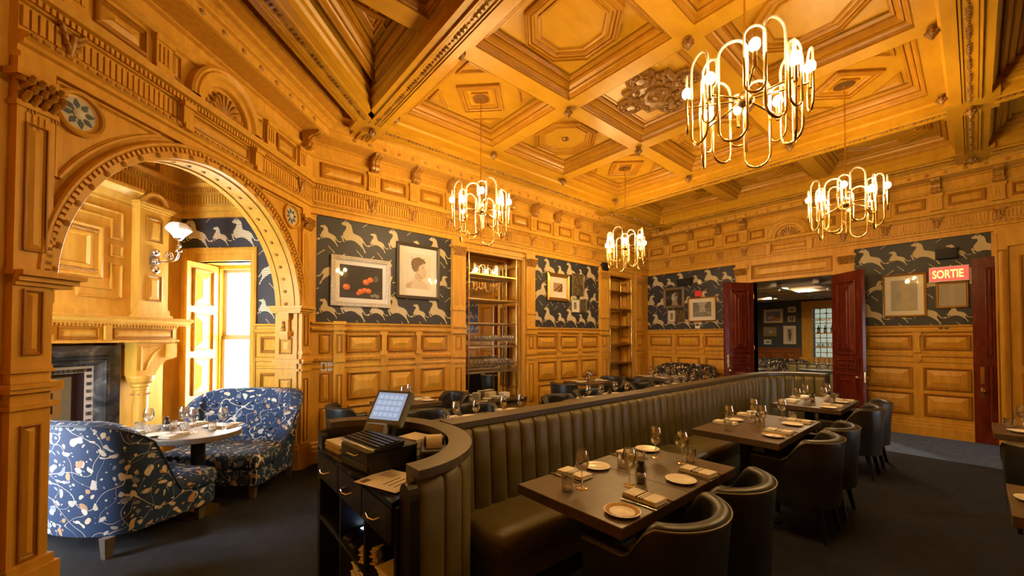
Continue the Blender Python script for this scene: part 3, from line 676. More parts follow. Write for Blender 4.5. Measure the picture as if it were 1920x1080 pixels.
# imposts, spandrels, roundels
for s, u0, u1 in ((-1, 1.96, AC-AR), (1, AC+AR, 4.79)):
    ins = AC-AR if s < 0 else AC+AR
    b = MB(FA)
    e0, e1 = (u0, u1+.05) if s < 0 else (u0-.05, u1)
    for z0, z1, x in ((1.90,1.925,.03),(1.925,1.955,.05),(1.955,1.985,.075)): b.box(e0-(0 if s < 0 else (x-.03)), e1+((x-.03) if s < 0 else 0), -ATH-.02, .04+x, z0, z1)
    for z0, z1, x in ((1.19,1.22,.02),(1.285,1.34,.03),(.25,.30,.012),(0,.25,.03)): b.box(u0-(x if s > 0 else 0), u1+(x if s < 0 else 0), -ATH-.02, .02+x, z0, z1)
    b.build('impost', M['oak'], wall_arch)
    # panels on the jamb (reveal)
    sg = 1 if s < 0 else -1
    G = (lambda ins_, sg_: (lambda u, d, z: FA(ins_+sg_*d, -u, z)))(ins, sg)
    for z0, z1 in ((.42,1.10),(1.40,1.60)): panel(G, .06, .22, z0, z1, 0, wall_arch)
    b = MB(G)
    for d, z0, z1, w in ((.06,1.82,1.90,.07),(.045,1.68,1.82,.055),(.075,1.62,1.68,.07),(.04,1.58,1.62,.05)): b.box(.14-w, .14+w, 0, d, z0, z1)
    cs = b.build('console', M['oak'], wall_arch)
    b = MB(G)
    for k in range(3): b.sphere((.14, .05, 1.70+.04*k), .03-.004*k, 8, 5)
    b.build('leaf_carving', M['carved'], cs, 50)
    # spandrel roundel of coloured glass
    uc = 2.285 if s < 0 else 4.435; zc = 3.05
    b = MB(lambda x, y, z: FA(uc+x, z, zc+y)); b.lathe([(.145,.0),(.145,.03),(.13,.042),(.118,.035),(.112,.012),(.098,.008),(.098,.004)], 28, cap=False); rn = b.build('roundel', M['oak'], wall_arch, 35)
    b = MB(lambda x, y, z: FA(uc+x, z, zc+y)); b.lathe([(.10,.004),(.10,.007),(.004,.0075)], 24)
    b.build('glass_disc', mat('pale_opal_glass', (.5,.5,.46), .2), rn)
    bm_ = mat('blue_opal_glass', (.07,.11,.17), .2)
    for k in range(8):
        a = k*PI/4+.2; b = MB(lambda x, y, z: FA(uc+x, z, zc+y)); c, q = math.cos(a), math.sin(a)
        P = [(.03,0),(.055,.018),(.075,.012),(.094,0),(.075,-.012),(.055,-.018)]
        b.prism([(x*c-y*q, x*q+y*c) for x, y in P], .0075, .010); b.build('petal', bm_, rn)
    b = MB(lambda x, y, z: FA(uc+x, z, zc+y)); b.lathe([(.034,.008),(.034,.014),(.028,.018),(.016,.024),(.003,.026)], 16); b.build('boss', M['stone'], rn, 50)
    # spandrel field moulding
    n = 14; a0, a1 = (.50, 1.147) if s < 0 else (PI-1.147, PI-.50)
    arc = [(AC-1.36*math.cos(a0+(a1-a0)*k/n), AZ+1.36*math.sin(a0+(a1-a0)*k/n)) for k in range(n+1)]
    edge = AC+s*1.21 if s < 0 else AC+s*1.18
    edge = min(p[0] for p in arc)-.02 if s < 0 else max(p[0] for p in arc)+.02
    P = [(edge, arc[0 if s < 0 else -1][1])] + [(edge, 3.185)] + [((arc[-1] if s < 0 else arc[0])[0], 3.185)] + (arc[::-1] if s < 0 else arc)
    b = MB(FA); b.tube([(x,.012,z) for x,z in P], .014, 6, True); b.tube([(x*.94+.06*uc,.006,z*.94+.06*zc) for x,z in P], .008, 5, True); b.build('spandrel_moulding', M['oak'], wall_arch, 50)
# left pilaster and corner pilaster of the arch wall
AM = ((1.19,1.215,.02),(1.285,1.31,.03),(1.31,1.335,.042),(1.40,1.42,.02),(1.42,1.44,.012),(1.96,2.0,.012))
pl = pilaster(FA, 1.96, 2.135, .05, wall_arch, 3.2, True, AM, ((.33,1.10),(1.50,1.88))); panel(FA, 1.995, 2.10, 2.10, 2.84, .05, pl)
pr_ = pilaster(FA, 4.60, 4.76, .05, wall_arch, 3.2, True, AM, ((.33,1.10),(1.50,1.88)))
b = MB(FA)
for k in (-1, 1):
    for h in range(3): b.box(2.08+k*.055+(h-1)*.015-.004, 2.08+k*.055+(h-1)*.015+.004, .05, .056, 2.90, 2.945)
b.build('slot_row', M['carved'], pl)
# ---- walls outside the picture
b = MB(); b.box(-1.05, -.80, -5.2, 3.55, 0, 4.6)
wall_left = struct(b.build('wall_left', M['oak']), 'oak wall beside the camera')
b = MB(); b.box(-1.05, -.79, 3.3, 3.62, 0, 4.6); b.build('corner_post', M['oak'], wall_left)
WX = ((8.5, 9.0),)
b = MB(); xs = [-1.05] + [x for w in WX for x in w] + [9.6]
for k in range(0, len(xs), 2): b.box(xs[k], xs[k+1], -5.2, -5, 0, 4.6)
for a, c in WX: b.box(a, c, -5.2, -5, 0, .7); b.box(a, c, -5.2, -5, 2.3, 4.6)
wall_front = struct(b.build('wall_front', M['oak']), 'oak wall with tall windows behind the camera')
for i, (a, c) in enumerate(WX):
    b = MB(); b.box(a, c, -5.1, -5.095, .7, 2.9, 1)
    for x in (a, c-.05): b.box(x, x+.05, -5.14, -5.04, .7, 2.9)
    for z in (.7, 1.77, 2.85): b.box(a, c, -5.14, -5.04, z, z+.05)
    struct(b.build('window_%d' % (i+5), [M['oak'], M['pane']]), 'sash window behind the camera')
# ============================================================ ALCOVE
# window wall (opening t 3.87..4.62, z .62..2.62)
T0, T1, Z0, Z1 = 3.87, 4.62, .62, 2.62
b = MB(FW); b.box(3.0, T0, -.45, 0, 0, 4.0); b.box(T1, 5.2, -.45, 0, 0, 4.0); b.box(T0, T1, -.45, 0, 0, Z0); b.box(T0, T1, -.45, 0, Z1, 4.0)
wall_alcove = struct(b.build('wall_alcove_window', M['oak']), 'alcove wall with the bright sash window')
wallpaper(FW, wall_alcove, [(3.29, 3.77, 1.78, 3.22), (3.77, 4.87, 2.80, 3.22)], 3.95, -1)
b = MB(FW); b.box(3.29, 3.77, 0, .02, 0, 1.78); b.build('wainscot', M['oak'], wall_alcove)
for z0, z1 in ((1.40,1.62),(.77,1.14),(.34,.69)): panel(FW, 3.36, 3.70, z0, z1, .02, wall_alcove)
for P in (RAIL, CAP, BASE):
    b = MB(FW); b.sweep([(d, z-.02) if P is CAP else (d, z) for d, z in P], 3.29, 3.76); b.build('dado_rail', M['oak'], wall_alcove)
b = MB(FW)
CS = [(0,.0),(.035,.0),(.05,.02),(.05,.035),(.03,.045),(.03,.075),(.015,.085),(.015,.10),(0,.10)]
for u0, sg in ((3.77, 1), (4.72, -1)):
    b.loops([[(u0+sg*o_, d, 0) for d, o_ in CS], [(u0+sg*o_, d, 2.80-o_) for d, o_ in CS]], True, True)
b.loops([[(3.77+o_, d, 2.80-o_) for d, o_ in CS], [(4.72-o_, d, 2.80-o_) for d, o_ in CS]], True, True)
b.box(3.87, 4.62, -.1, .02, 2.62, 2.70)
trim_2 = struct(b.build('trim_2', M['oak']), 'moulded oak casing of the alcove window')
b = MB(FW); b.box(T0, T0+.05, -.42, -.30, Z0, Z1); b.box(T1-.05, T1, -.42, -.30, Z0, Z1); b.box(T0, T1, -.42, -.30, Z1-.05, Z1); b.box(T0-.03, T1+.03, -.42, .06, Z0-.04, Z0)
window_1 = struct(b.build('window_1', M['oak']), 'tall sash window full of daylight behind the floral sofa')
for z0, z1, d in ((Z0, 1.62, -.36), (1.60, Z1-.05, -.39)):
    b = MB(FW); b.box(T0+.05, T0+.10, d-.02, d+.02, z0, z1); b.box(T1-.10, T1-.05, d-.02, d+.02, z0, z1); b.box(T0+.05, T1-.05, d-.02, d+.02, z0, z0+.045); b.box(T0+.05, T1-.05, d-.02, d+.02, z1-.045, z1)
    sh = b.build('sash', M['sash'], window_1); b = MB(FW); b.box(T0+.1, T1-.1, d-.003, d+.003, z0+.04, z1-.04); b.build('pane', M['pane'], sh)
# folded shutter standing open on the left jamb of the window
b = MB(FW); b.box(4.585, 4.62, -.30, .20, .70, 2.60)
shu = b.build('shutter', M['oak'], window_1)
G = lambda u, d, z: FW(4.585-d, -.28+u, z)
for z0, z1 in ((2.02,2.52),(1.42,1.94),(.84,1.34)): panel(G, .08, .40, z0, z1, 0, shu)
# alcove: fireplace wall
b = MB(FF); b.box(1.6, 5.0, -.3, 0, 0, 4.0)
wall_fire = struct(b.build('wall_fireplace', M['oak']), 'alcove wall behind the fireplace')
b = MB(ST); b.box(1.6, 1.8, 3.0, T0, 0, 4.0); b.box(1.6, 1.8, T1+.1, 5.0, 0, 4.0); b.box(1.6, 1.8, T0, T1+.1, 0, .4); b.box(1.6, 1.8, T0, T1+.1, Z1+.1, 4.0); struct(b.build('wall_alcove_side', M['oak']), 'alcove side wall behind the pilaster')
b = MB(ST); b.box(1.66, 1.72, T0, T0+.05, .4, Z1+.1); b.box(1.66, 1.72, T1+.05, T1+.1, .4, Z1+.1); b.box(1.66, 1.72, T0, T1+.1, 1.5, 1.55); b.box(1.66,1.72,T0,T1+.1,.4,.45); b.box(1.66,1.72,T0,T1+.1,Z1+.05,Z1+.1); wn4 = struct(b.build('window_4', M['oak']), 'second alcove window hidden behind the arch pilaster')
b = MB(ST); b.box(1.688, 1.692, T0, T1+.1, .4, Z1+.1); b.build('pane', M['pane'], wn4)
b = MB(ST); b.box(1.6, 5.4, 3.0, 5.2, 3.98, 4.1); ca = struct(b.build('ceiling_alcove', M['oakh']), 'oak ceiling of the alcove')
ENT2 = [(d, z) for d, z in ENT if z < 3.99] + [(.06,3.99),(0,3.99)]
for F, pa, a, c in ((FF, wall_fire, 1.8, 4.9), (FW, wall_alcove, 3.29, 4.87)):
    b = MB(F); b.sweep(ENT2, a, c, 0, 1); b.build('cornice', M['oak'], pa)
    row(F, a+.02, c-.05, .038, .02, .03, .05, 3.385, 3.505, 'fluting', pa); row(F, a+.03, c-.06, .032, .018, .05, .085, 3.533, 3.57, 'dentils', pa)
    for k in range(int((c-a)/.55)): panel(F, a+.1+k*.55, a+.52+k*.55, 3.69, 3.88, .05, pa)
# chimney breast with overmantel
b = MB(FF); b.box(2.36, 4.38, 0, .27, 1.80, 3.20)
breast = struct(b.build('wall_chimney_breast', M['oak']), 'panelled oak overmantel above the fireplace')
def lpan(P, d, parent):
    b = MB(FF); b.loops([[(x,d+h,z) for x,z in poly_inset2(P, i)] for i,h in [(0,0),(0,.016),(.014,.02),(.026,.006),(.04,.004)]], False, True); b.build('panel', M['oak'], parent)
def poly_inset2(P, d):
    n = len(P); A = sum(P[i][0]*P[(i+1)%n][1]-P[(i+1)%n][0]*P[i][1] for i in range(n)); sg = 1 if A > 0 else -1; L = []; out = []
    for i in range(n):
        a, c = Vector(P[i]), Vector(P[(i+1)%n]); t = (c-a).normalized(); L.append((a+Vector((-t.y,t.x))*sg*d, t))
    for i in range(n):
        a, t = L[i-1]; c, s = L[i]; den = t.x*s.y-t.y*s.x; k = ((c.x-a.x)*s.y-(c.y-a.y)*s.x)/den; q = a+t*k; out.append((q.x,q.y))
    return out
for s in (1, -1):
    X = lambda v: AC + s*(v-AC) if s > 0 else 2*AC - v
    for P in ([(3.50,2.97),(3.93,2.97),(3.93,2.66),(3.80,2.66),(3.80,2.86),(3.50,2.86)], [(3.80,2.60),(3.93,2.60),(3.93,2.47),(3.80,2.47)], [(3.50,2.02),(3.93,2.02),(3.93,2.40),(3.80,2.40),(3.80,2.13),(3.50,2.13)]):
        lpan([(X(x), z) for x, z in P], .27, breast)
b = MB(FF)
def fl(i, h): return [(2*AC-3.72+i,.27+h,2.22+i),(3.72-i,.27+h,2.22+i),(3.72-i,.27+h,2.76-i),(2*AC-3.72+i,.27+h,2.76-i)]
b.loops([fl(i,h) for i,h in ((0,0),(0,.03),(.02,.035),(.04,.02),(.09,.02),(.10,.03),(.12,.03),(.135,.004))], False, True); om = b.build('overmantel_frame', M['oak'], breast)
b = MB(FF)
for k in range(34):
    t = k/33; u = 2*AC-3.66+t*(2*3.66-2*AC)
    for z in (2.285, 2.695): b.sphere((u,.29,z), .016, 6, 4)
b.build('leaf_border', M['carved'], om, 50)['kind'] = 'stuff'
b = MB(FF); b.sweep([(.27,3.05),(.29,3.06),(.29,3.09),(.31,3.10),(.34,3.16),(.40,3.20),(.42,3.21),(.42,3.25),(.30,3.26),(0,3.26)], 2.36, 4.02); b.sweep([(.27,1.80),(.30,1.80),(.30,1.88),(.28,1.92),(.27,1.95)], 2.36, 4.02); b.build('overmantel_moulding', M['oak'], breast)
for u0, u1 in ((4.02,4.36),(2.40,2.74)):
    b = MB(FF); b.box(u0, u1, .27, .37, 1.80, 3.10)
    for z0, z1, x in ((1.80,1.86,.035),(1.86,1.92,.015),(3.06,3.085,.015),(3.085,3.11,.035),(3.11,3.13,.05)): b.box(u0-x, u1+x, .2, .37+x, z0, z1)
    pi_ = b.build('pier', M['oak'], breast); m_ = (u0+u1)/2
    panel(FF, u0+.08, u1-.08, 2.70, 2.98, .37, pi_); panel(FF, u0+.08, u1-.08, 2.02, 2.32, .37, pi_)
    n = 16; b = MB(FF); b.loops([[(m_+r*math.cos(PI*k/n), d, 3.13+r*1.0*math.sin(PI*k/n)) for k in range(n+1)] for r, d in ((.15,.27),(.15,.39),(.13,.41),(.11,.40),(.10,.38),(.085,.38),(.08,.36),(.002,.355))], False, False, 0, False); b.build('arch_cresting', M['oak'], pi_, 35)
# ============================================================ THINGS: helpers
def settle(root):
    """move the origin of a world-built thing to the middle of its base"""
    bpy.context.view_layer.update()
    obs = [root] + list(root.children_recursive); P = [o.matrix_world @ Vector(c) for o in obs if o.type == 'MESH' for c in o.bound_box]
    c = Vector(((min(p.x for p in P)+max(p.x for p in P))/2, (min(p.y for p in P)+max(p.y for p in P))/2, min(p.z for p in P)))
    done = set()
    for o in obs:
        if o.type == 'MESH' and o.data.name not in done: o.data.transform(Matrix.Translation(-c)); done.add(o.data.name)
    root.location = root.location + c
    return root
_fm = {}
def flat(c, rough=.6):
    k = tuple(round(v,3) for v in c)
    if k not in _fm: _fm[k] = mat('print_ink_%d' % (len(_fm)+1), k, rough)
    return _fm[k]
def ell(cx, cy, rx, ry, n=14, a0=0): return [(cx+rx*math.cos(a0+2*PI*k/n), cy+ry*math.sin(a0+2*PI*k/n)) for k in range(n)]
def art_shapes(kind, r):
    S = []
    if kind == 'fruit':
        S.append(((.020,.016,.012), [(0,0),(1,0),(1,1),(0,1)])); S.append(((.035,.028,.02), [(0,0),(1,0),(1,.25),(0,.2)]))
        for x, y, a in ((.15,.33,.085),(.48,.22,.075),(.57,.26,.07),(.66,.25,.07),(.60,.52,.08),(.70,.60,.075),(.42,.15,.05)): S.append(((.62,.12,.02), ell(x,y,a,a*1.1))); S.append(((.75,.26,.07), ell(x-.015,y+.02,a*.5,a*.5,10)))
        for k in range(14): S.append(((.10,.11,.07), ell(.80+.08*r.random(), .55+.16*r.random(), .022,.026,8)))
        for k in range(10): S.append(((.22,.21,.19), ell(.74+.2*r.random(), .06+.1*r.random(), .05,.03,6)))
    elif kind == 'profile':
        S.append(((.72,.66,.54), [(0,0),(1,0),(1,1),(0,1)]))
        q = lambda L: [((x-890)/240, (755-y)/325) for x, y in L]
        S.append(((.62,.53,.39), q([(893,748),(893,705),(930,685),(962,660),(978,620),(985,590),(1015,600),(1036,640),(1046,668),(1090,700),(1112,748)])))
        S.append(((.50,.39,.25), q([(893,748),(893,720),(925,700),(960,690),(940,715),(935,748)])))
        S.append(((.54,.43,.29), q([(985,590),(1010,575),(1030,630),(1040,660),(1030,690),(1000,670),(970,645)])))
        S.append(((.60,.50,.36), q([(1000,560),(1015,535),(1040,525),(1058,508),(1068,520),(1070,548),(1090,586),(1080,598),(1084,612),(1074,622),(1078,640),(1062,652),(1036,640),(1008,600)])))
        S.append(((.42,.31,.19), q([(1008,600),(1036,640),(1062,652),(1040,655),(1015,630)])))
        S.append(((.20,.13,.07), q([(940,530),(942,500),(958,478),(985,464),(1012,456),(1042,466),(1066,482),(1082,500),(1070,512),(1056,508),(1044,522),(1026,530),(1012,548),(1006,575),(990,592),(968,596),(950,570)])))
        for k in range(40):
            x, y = r.uniform(945,1070), r.uniform(465,585)
            if x > 1015 and y > 515: continue
            S.append((r.choice([(.12,.07,.035),(.34,.24,.14),(.26,.17,.09)]), ell((x-890)/240, (755-y)/325, .028, .011, 7, r.random()*3)))
        S.append(((.16,.10,.06), ell((1052-890)/240, (755-556)/325, .030, .008, 8))); S.append(((.18,.11,.07), ell((1050-890)/240, (755-544)/325, .036, .006, 8)))
        S.append(((.40,.27,.18), q([(1058,622),(1080,618),(1080,622),(1060,628)]))); S.append(((.44,.33,.21), ell((1008-890)/240, (755-575)/325, .03, .045, 10))); S.append(((.40,.29,.18), q([(1076,590),(1090,586),(1080,598)])))
    elif kind == 'stairs':
        S.append(((.42,.24,.12), [(0,0),(1,0),(1,1),(0,1)]))
        S.append(((.08,.035,.015), [(0,.05),(.2,.1),(.95,.8),(.85,.9)])); S.append(((.26,.13,.05), [(.35,0),(.95,.75),(1,0)])); S.append(((.03,.012,.008), [(.55,0),(.95,.7),(1,.6),(.7,0)]))
    elif kind in ('forest', 'abstract'):
        S.append(((.07,.05,.025), [(0,0),(1,0),(1,1),(0,1)]))
        for k in range(120): c = r.choice([(.25,.20,.05),(.10,.12,.03),(.35,.22,.10),(.04,.03,.02),(.30,.28,.18)]); S.append((c, ell(r.uniform(.05,.95), r.uniform(.04,.96), .02+.04*r.random(), .015+.02*r.random(), 6, r.random())))
    elif kind == 'figure':
        S.append(((.62,.58,.5), [(0,0),(1,0),(1,1),(0,1)])); S.append(((.05,.04,.035), [(.2,.1),(.8,.1),(.8,.9),(.2,.9)])); S.append(((.5,.42,.33), ell(.5,.68,.13,.1))); S.append(((.34,.26,.2), [(.3,.14),(.7,.14),(.62,.56),(.38,.56)]))
    elif kind == 'bust':
        S.append(((.03,.026,.024), [(0,0),(1,0),(1,1),(0,1)])); S.append(((.30,.28,.26), [(.36,.02),(.40,.25),(.34,.5),(.40,.72),(.55,.84),(.72,.78),(.76,.6),(.68,.36),(.72,.1),(.8,.02)]))
        S.append(((.46,.44,.41), [(.36,.5),(.40,.7),(.50,.78),(.54,.6),(.50,.3),(.42,.32),(.40,.42)])); S.append(((.12,.11,.10), ell(.66,.66,.09,.10))); S.append(((.06,.055,.05), ell(.45,.58,.03,.015)))
        S.append(((.14,.13,.12), [(0,.55),(.3,.68),(.3,.63),(0,.5)]))
    elif kind == 'street':
        S.append(((.42,.40,.37), [(0,0),(1,0),(1,1),(0,1)])); S.append(((.22,.21,.2), [(0,0),(1,0),(1,.35),(0,.3)])); S.append(((.13,.12,.11), [(0,.3),(.3,.35),(.34,.75),(.2,1),(0,1)])); S.append(((.17,.16,.15), [(1,.3),(.66,.38),(.62,.7),(.8,1),(1,1)]))
        for k in range(60): S.append((r.choice([(.06,.055,.05),(.3,.29,.27),(.5,.48,.45)]), ell(r.uniform(.04,.96), r.uniform(.05,.6), .03,.02,6)))
    elif kind == 'faded':
        S.append(((.42,.40,.33), [(0,0),(1,0),(1,1),(0,1)]))
        for x, y, rx, ry in ((.5,.75,.2,.12),(.5,.5,.26,.2),(.5,.25,.14,.25),(.55,.12,.28,.1),(.3,.2,.15,.12)): S.append(((.48,.44,.33), ell(x,y,rx,ry)))
        S.append(((.36,.36,.31), ell(.7,.5,.1,.16)))
    elif kind == 'blank': S.append(((.40,.38,.32), [(0,0),(1,0),(1,1),(0,1)])); S.append(((.46,.42,.34), [(.4,0),(.6,0),(.62,1),(.42,1)]))
    elif kind == 'still':
        S.append(((.20,.20,.24), [(0,0),(1,0),(1,1),(0,1)])); S.append(((.5,.2,.07), [(0,0),(.7,0),(.6,.35),(0,.3)]))
        for x, y, a, c in ((.3,.35,.16,(.55,.2,.08)),(.55,.4,.15,(.6,.42,.25)),(.75,.35,.16,(.62,.58,.5)),(.25,.6,.1,(.1,.09,.1)),(.45,.2,.1,(.5,.12,.05))): S.append((c, ell(x,y,a,a)))
    elif kind == 'horses':
        S.append(((.30,.28,.24), [(0,0),(1,0),(1,1),(0,1)])); S.append(((.26,.2,.07), [(0,0),(1,0),(1,.35),(0,.4)])); S.append(((.55,.5,.42), ell(.42,.45,.22,.14))); S.append(((.28,.12,.05), ell(.68,.4,.14,.1)))
    elif kind == 'tree':
        S.append(((.62,.52,.36), [(0,0),(1,0),(1,1),(0,1)])); S.append(((.10,.08,.05), [(.42,.05),(.6,.05),(.72,.5),(.8,.9),(.3,.92),(.25,.6)])); S.append(((.2,.17,.11), ell(.5,.72,.22,.16)))
    elif kind == 'interior':
        S.append(((.10,.07,.05), [(0,0),(1,0),(1,1),(0,1)])); S.append(((.4,.3,.22), [(.4,.1),(.7,.1),(.66,.6),(.45,.7)])); S.append(((.42,.10,.06), [(.35,.06),(.5,.06),(.5,.4),(.4,.4)])); S.append(((.5,.38,.3), ell(.55,.76,.1,.08)))
    elif kind == 'view': S.append(((.45,.42,.37), [(0,0),(1,0),(1,1),(0,1)])); S.append(((.10,.09,.08), [(.05,.2),(.95,.2),(.95,.5),(.6,.62),(.05,.5)]))
    return S
def picture(F, u0, u1, z0, z1, kind, label, fm, fw=.04, mount=.06, d0=.012, th=.03, group=None, inner=None, glass=True, flip=False, cat='picture'):
    m_fr = M[fm] if isinstance(fm, str) else fm
    def lp(i, d): return [(u0+i,d,z0+i),(u1-i,d,z0+i),(u1-i,d,z1-i),(u0+i,d,z1-i)]
    b = MB(F); b.loops([lp(0,d0), lp(0,d0+th*.8), lp(fw*.25,d0+th), lp(fw*.5,d0+th*.75), lp(fw*.75,d0+th*.9), lp(fw,d0+th*.45), lp(fw,d0+.004)], False, False)
    root = b.build('framed_picture', m_fr); b = MB(F); b.add(lp(fw*.9, d0+.004), [(0,1,2,3)]); b.add(lp(.004, d0), [(0,1,2,3)])
    b.build('mount', M['cream'], root)
    i = fw + mount
    if mount: # bevelled edge of the mount
        b = MB(F); b.loops([lp(i-.006,d0+.004), lp(i-.006,d0+.0065), lp(i,d0+.005)], False, False); b.build('slip', inner or M['cream'], root)
    shapes = art_shapes(kind, random.Random(hash(label) % 1 + len(label))); mats = []; b = MB(F); a, c = u0+i, u1-i; p, q = z0+i, z1-i
    for k, (clr, P) in enumerate(shapes):
        mm = flat(clr)
        if mm not in mats: mats.append(mm)
        P2 = [(min(max(x,0),1), min(max(y,0),1)) for x, y in P]
        if flip: P2 = [(1-x, y) for x, y in P2]
        for t in _tess(P2): b.add([(a+(c-a)*x, d0+.005+.00006*k, p+(q-p)*y) for x, y in t], [(0,1,2)], mats.index(mm))
    b.build('print', mats, root, recalc=False)
    if glass: b = MB(F); b.add(lp(fw*.95, d0+th*.42), [(0,1,2,3)]); b.build('glass', M['picglass'], root)
    tag(root, label, cat, group); return settle(root)
silv = noise_col(mat('silver_leaf_frame'), [(.3,(.42,.37,.28)),(.7,(.62,.57,.47))], (1,1,1), 40, 2, .3, (.3,.45)); gold = mat('gold_leaf_frame', (.55,.33,.08), .28, .85); dkf = mat('dark_silver_frame', (.10,.085,.065), .35, .4); brnf = noise_col(mat('bronze_frame'), [(.3,(.12,.085,.045)),(.7,(.22,.16,.09))], (1,1,1), 40, 2, .3, (.35,.5))
picture(FB, 1.53, 2.35, 2.03, 2.71, 'fruit', 'still life of oranges on black in a silvery beaded frame', silv, .06, .055)
picture(FB, 2.44, 3.16, 2.19, 3.03, 'profile', 'sepia drawing of a curly-haired head in profile, dark frame', dkf, .05, .10)
picture(FB, 5.59, 6.24, 2.35, 2.91, 'stairs', 'brown handrail photograph with wide cream mount in a broad gold frame', gold, .07, .12, th=.04)
picture(FB, 6.34, 6.72, 2.50, 2.97, 'forest', 'mottled woodland picture in a thin dark frame right of the gold frame', brnf, .02, 0)
picture(FB, 6.33, 6.56, 2.14, 2.42, 'figure', 'small white-mounted figure print under the mottled woodland picture', silv, .02, .035)
picture(FB, 6.59, 6.81, 2.14, 2.43, 'abstract', 'small unmounted brown picture nearest the back wall speaker', brnf, .015, 0)
picture(FR, 4.55, 5.08, 2.34, 2.84, 'bust', 'dark photograph of a marble bust in a bronze frame', brnf, .055, 0, flip=True)
picture(FR, 4.78, 4.97, 1.99, 2.28, 'figure', 'small white-mounted figure print below the marble bust photograph', silv, .018, .03)
picture(FR, 4.54, 4.75, 1.98, 2.28, 'forest', 'small dark foliage picture below the marble bust photograph', brnf, .018, 0)
picture(FR, 3.81, 4.46, 1.98, 2.55, 'street', 'black and white street photograph with white mount in a gold frame', gold, .03, .085)
picture(FR, .51, 1.04, 1.95, 2.68, 'faded', 'large faded grey print with cream mount in a gold frame', gold, .035, .07)
picture(FR, .06, .41, 2.07, 2.485, 'blank', 'small pale picture in a gold frame under the exit sign', gold, .03, 0)
# exit sign
b = MB(FR); b.bbox(.06, .47, .02, .055, 2.50, 2.73, .006) if 0 else b.box(.06, .47, .02, .05, 2.505, 2.725)
ex = b.build('exit_sign', M['sortieg'])
b = MB(FR); b.box(.05, .48, .012, .022, 2.495, 2.735); b.box(.05,.48,.02,.056,2.495,2.505); b.box(.05,.48,.02,.056,2.725,2.735); b.build('frame', M['white'], ex)
cu = bpy.data.curves.new('letters', 'FONT'); cu.body = 'SORTIE'; cu.size = .145; cu.extrude = .003; cu.align_x = 'CENTER'; cu.align_y = 'CENTER'; cu.offset = .0025
to = bpy.data.objects.new('letters', cu); col.objects.link(to)
bpy.context.view_layer.update(); me = bpy.data.meshes.new_from_object(to.evaluated_get(bpy.context.evaluated_depsgraph_get())); bpy.data.objects.remove(to)
xs_ = [v.co.x for v in me.vertices]; sx = .33/(max(xs_)-min(xs_)); ys_ = [v.co.y for v in me.vertices]; sy = .13/(max(ys_)-min(ys_)); ym = (max(ys_)+min(ys_))/2
for v in me.vertices: v.co = Vector(FR(.275-v.co.x*sx, .053+v.co.z, 2.615+(v.co.y-ym)*sy))
me.materials.clear(); me.materials.append(M['sortiet']); lo = bpy.data.objects.new('letters', me); col.objects.link(lo); lo.parent = ex
tag(ex, 'lit red exit sign reading SORTIE on the zebra wallpaper', 'sign'); settle(ex)
# wall speakers, controls
def wspk(F, u0, u1, z0, z1, label):
    b = MB(F); P = [(u0,.01,z0),(u1,.01,z0),(u1,.01,z1),(u0,.01,z1)]; Q = [(u0+.01,.11,z0),(u1-.01,.11,z0),(u1-.01,.14,z1-.02),(u0+.01,.14,z1-.02)]
    b.loops([P, Q], True, True); o = b.build('speaker', M['blackm']); b = MB(F); b.add([(u0+.02,.1125,z0+.012),(u1-.02,.1125,z0+.012),(u1-.02,.1405,z1-.032),(u0+.02,.1405,z1-.032)], [(0,1,2,3)]); b.build('grille', M['black'], o)
    tag(o, label, 'speaker'); settle(o)
wspk(FR, 4.35, 4.69, 2.87, 3.04, 'black wall speaker above the marble bust photograph')
wspk(FR, .16, .41, 2.86, 3.03, 'black wall speaker above the lit exit sign')
wspk(FB, 7.30, 7.50, 3.10, 3.32, 'dark grey speaker on the pilaster left of the far ladder shelf')
b = MB(FR); b.box(4.14, 4.28, .012, .05, 2.57, 2.71); o = b.build('fire_alarm', M['redp']); b = MB(FR); b.box(4.17,4.25,.05,.056,2.60,2.68); b.build('lens', M['redp'], o); tag(o, 'red square alarm box above the street photograph', 'alarm'); settle(o)
b = MB(FR); b.lathe([(.05,0),(.05,.02),(.03,.03),(.004,.032)], 16, (0,0,0)); b.v = [FR(4.22+v[1]-0, .01, 2.86) for v in [(0,0,0)]*0] or []; b = MB(lambda x,y,z: FR(4.18+x, .01+z, 2.90+y)); b.lathe([(.05,0),(.05,.02),(.03,.03),(.004,.032)], 16); o = b.build('sensor', M['white'], None, 40); tag(o, 'round white sensor on wallpaper between the speaker and alarm box', 'sensor'); settle(o)
b = MB(FR); b.box(4.18, 4.29, .012, .035, 1.82, 1.94); o = b.build('thermostat', M['white']); b = MB(FR); b.box(4.195,4.275,.035,.037,1.885,1.925); b.build('display', M['blackm'], o); tag(o, 'white square wall control under the street photograph', 'thermostat'); settle(o)
b = MB(FR); b.box(4.20, 4.33, .02, .032, 1.735, 1.772); o = b.build('socket', M['white']); b = MB(FR); b.box(4.22,4.255,.032,.034,1.742,1.765); b.box(4.275,4.31,.032,.034,1.742,1.765); b.build('outlet', M['blackm'], o); tag(o, 'white wall socket just under the white wall control', 'socket'); settle(o)
b = MB(FR); b.box(.26, .40, .035, .042, 1.737, 1.768); o = b.build('socket', M['brassd']); b = MB(FR); b.box(.275,.32,.042,.044,1.742,1.763); b.box(.34,.385,.042,.044,1.742,1.763); b.build('outlet', M['blackm'], o); tag(o, 'brass wall socket under the small pale picture', 'socket'); settle(o)
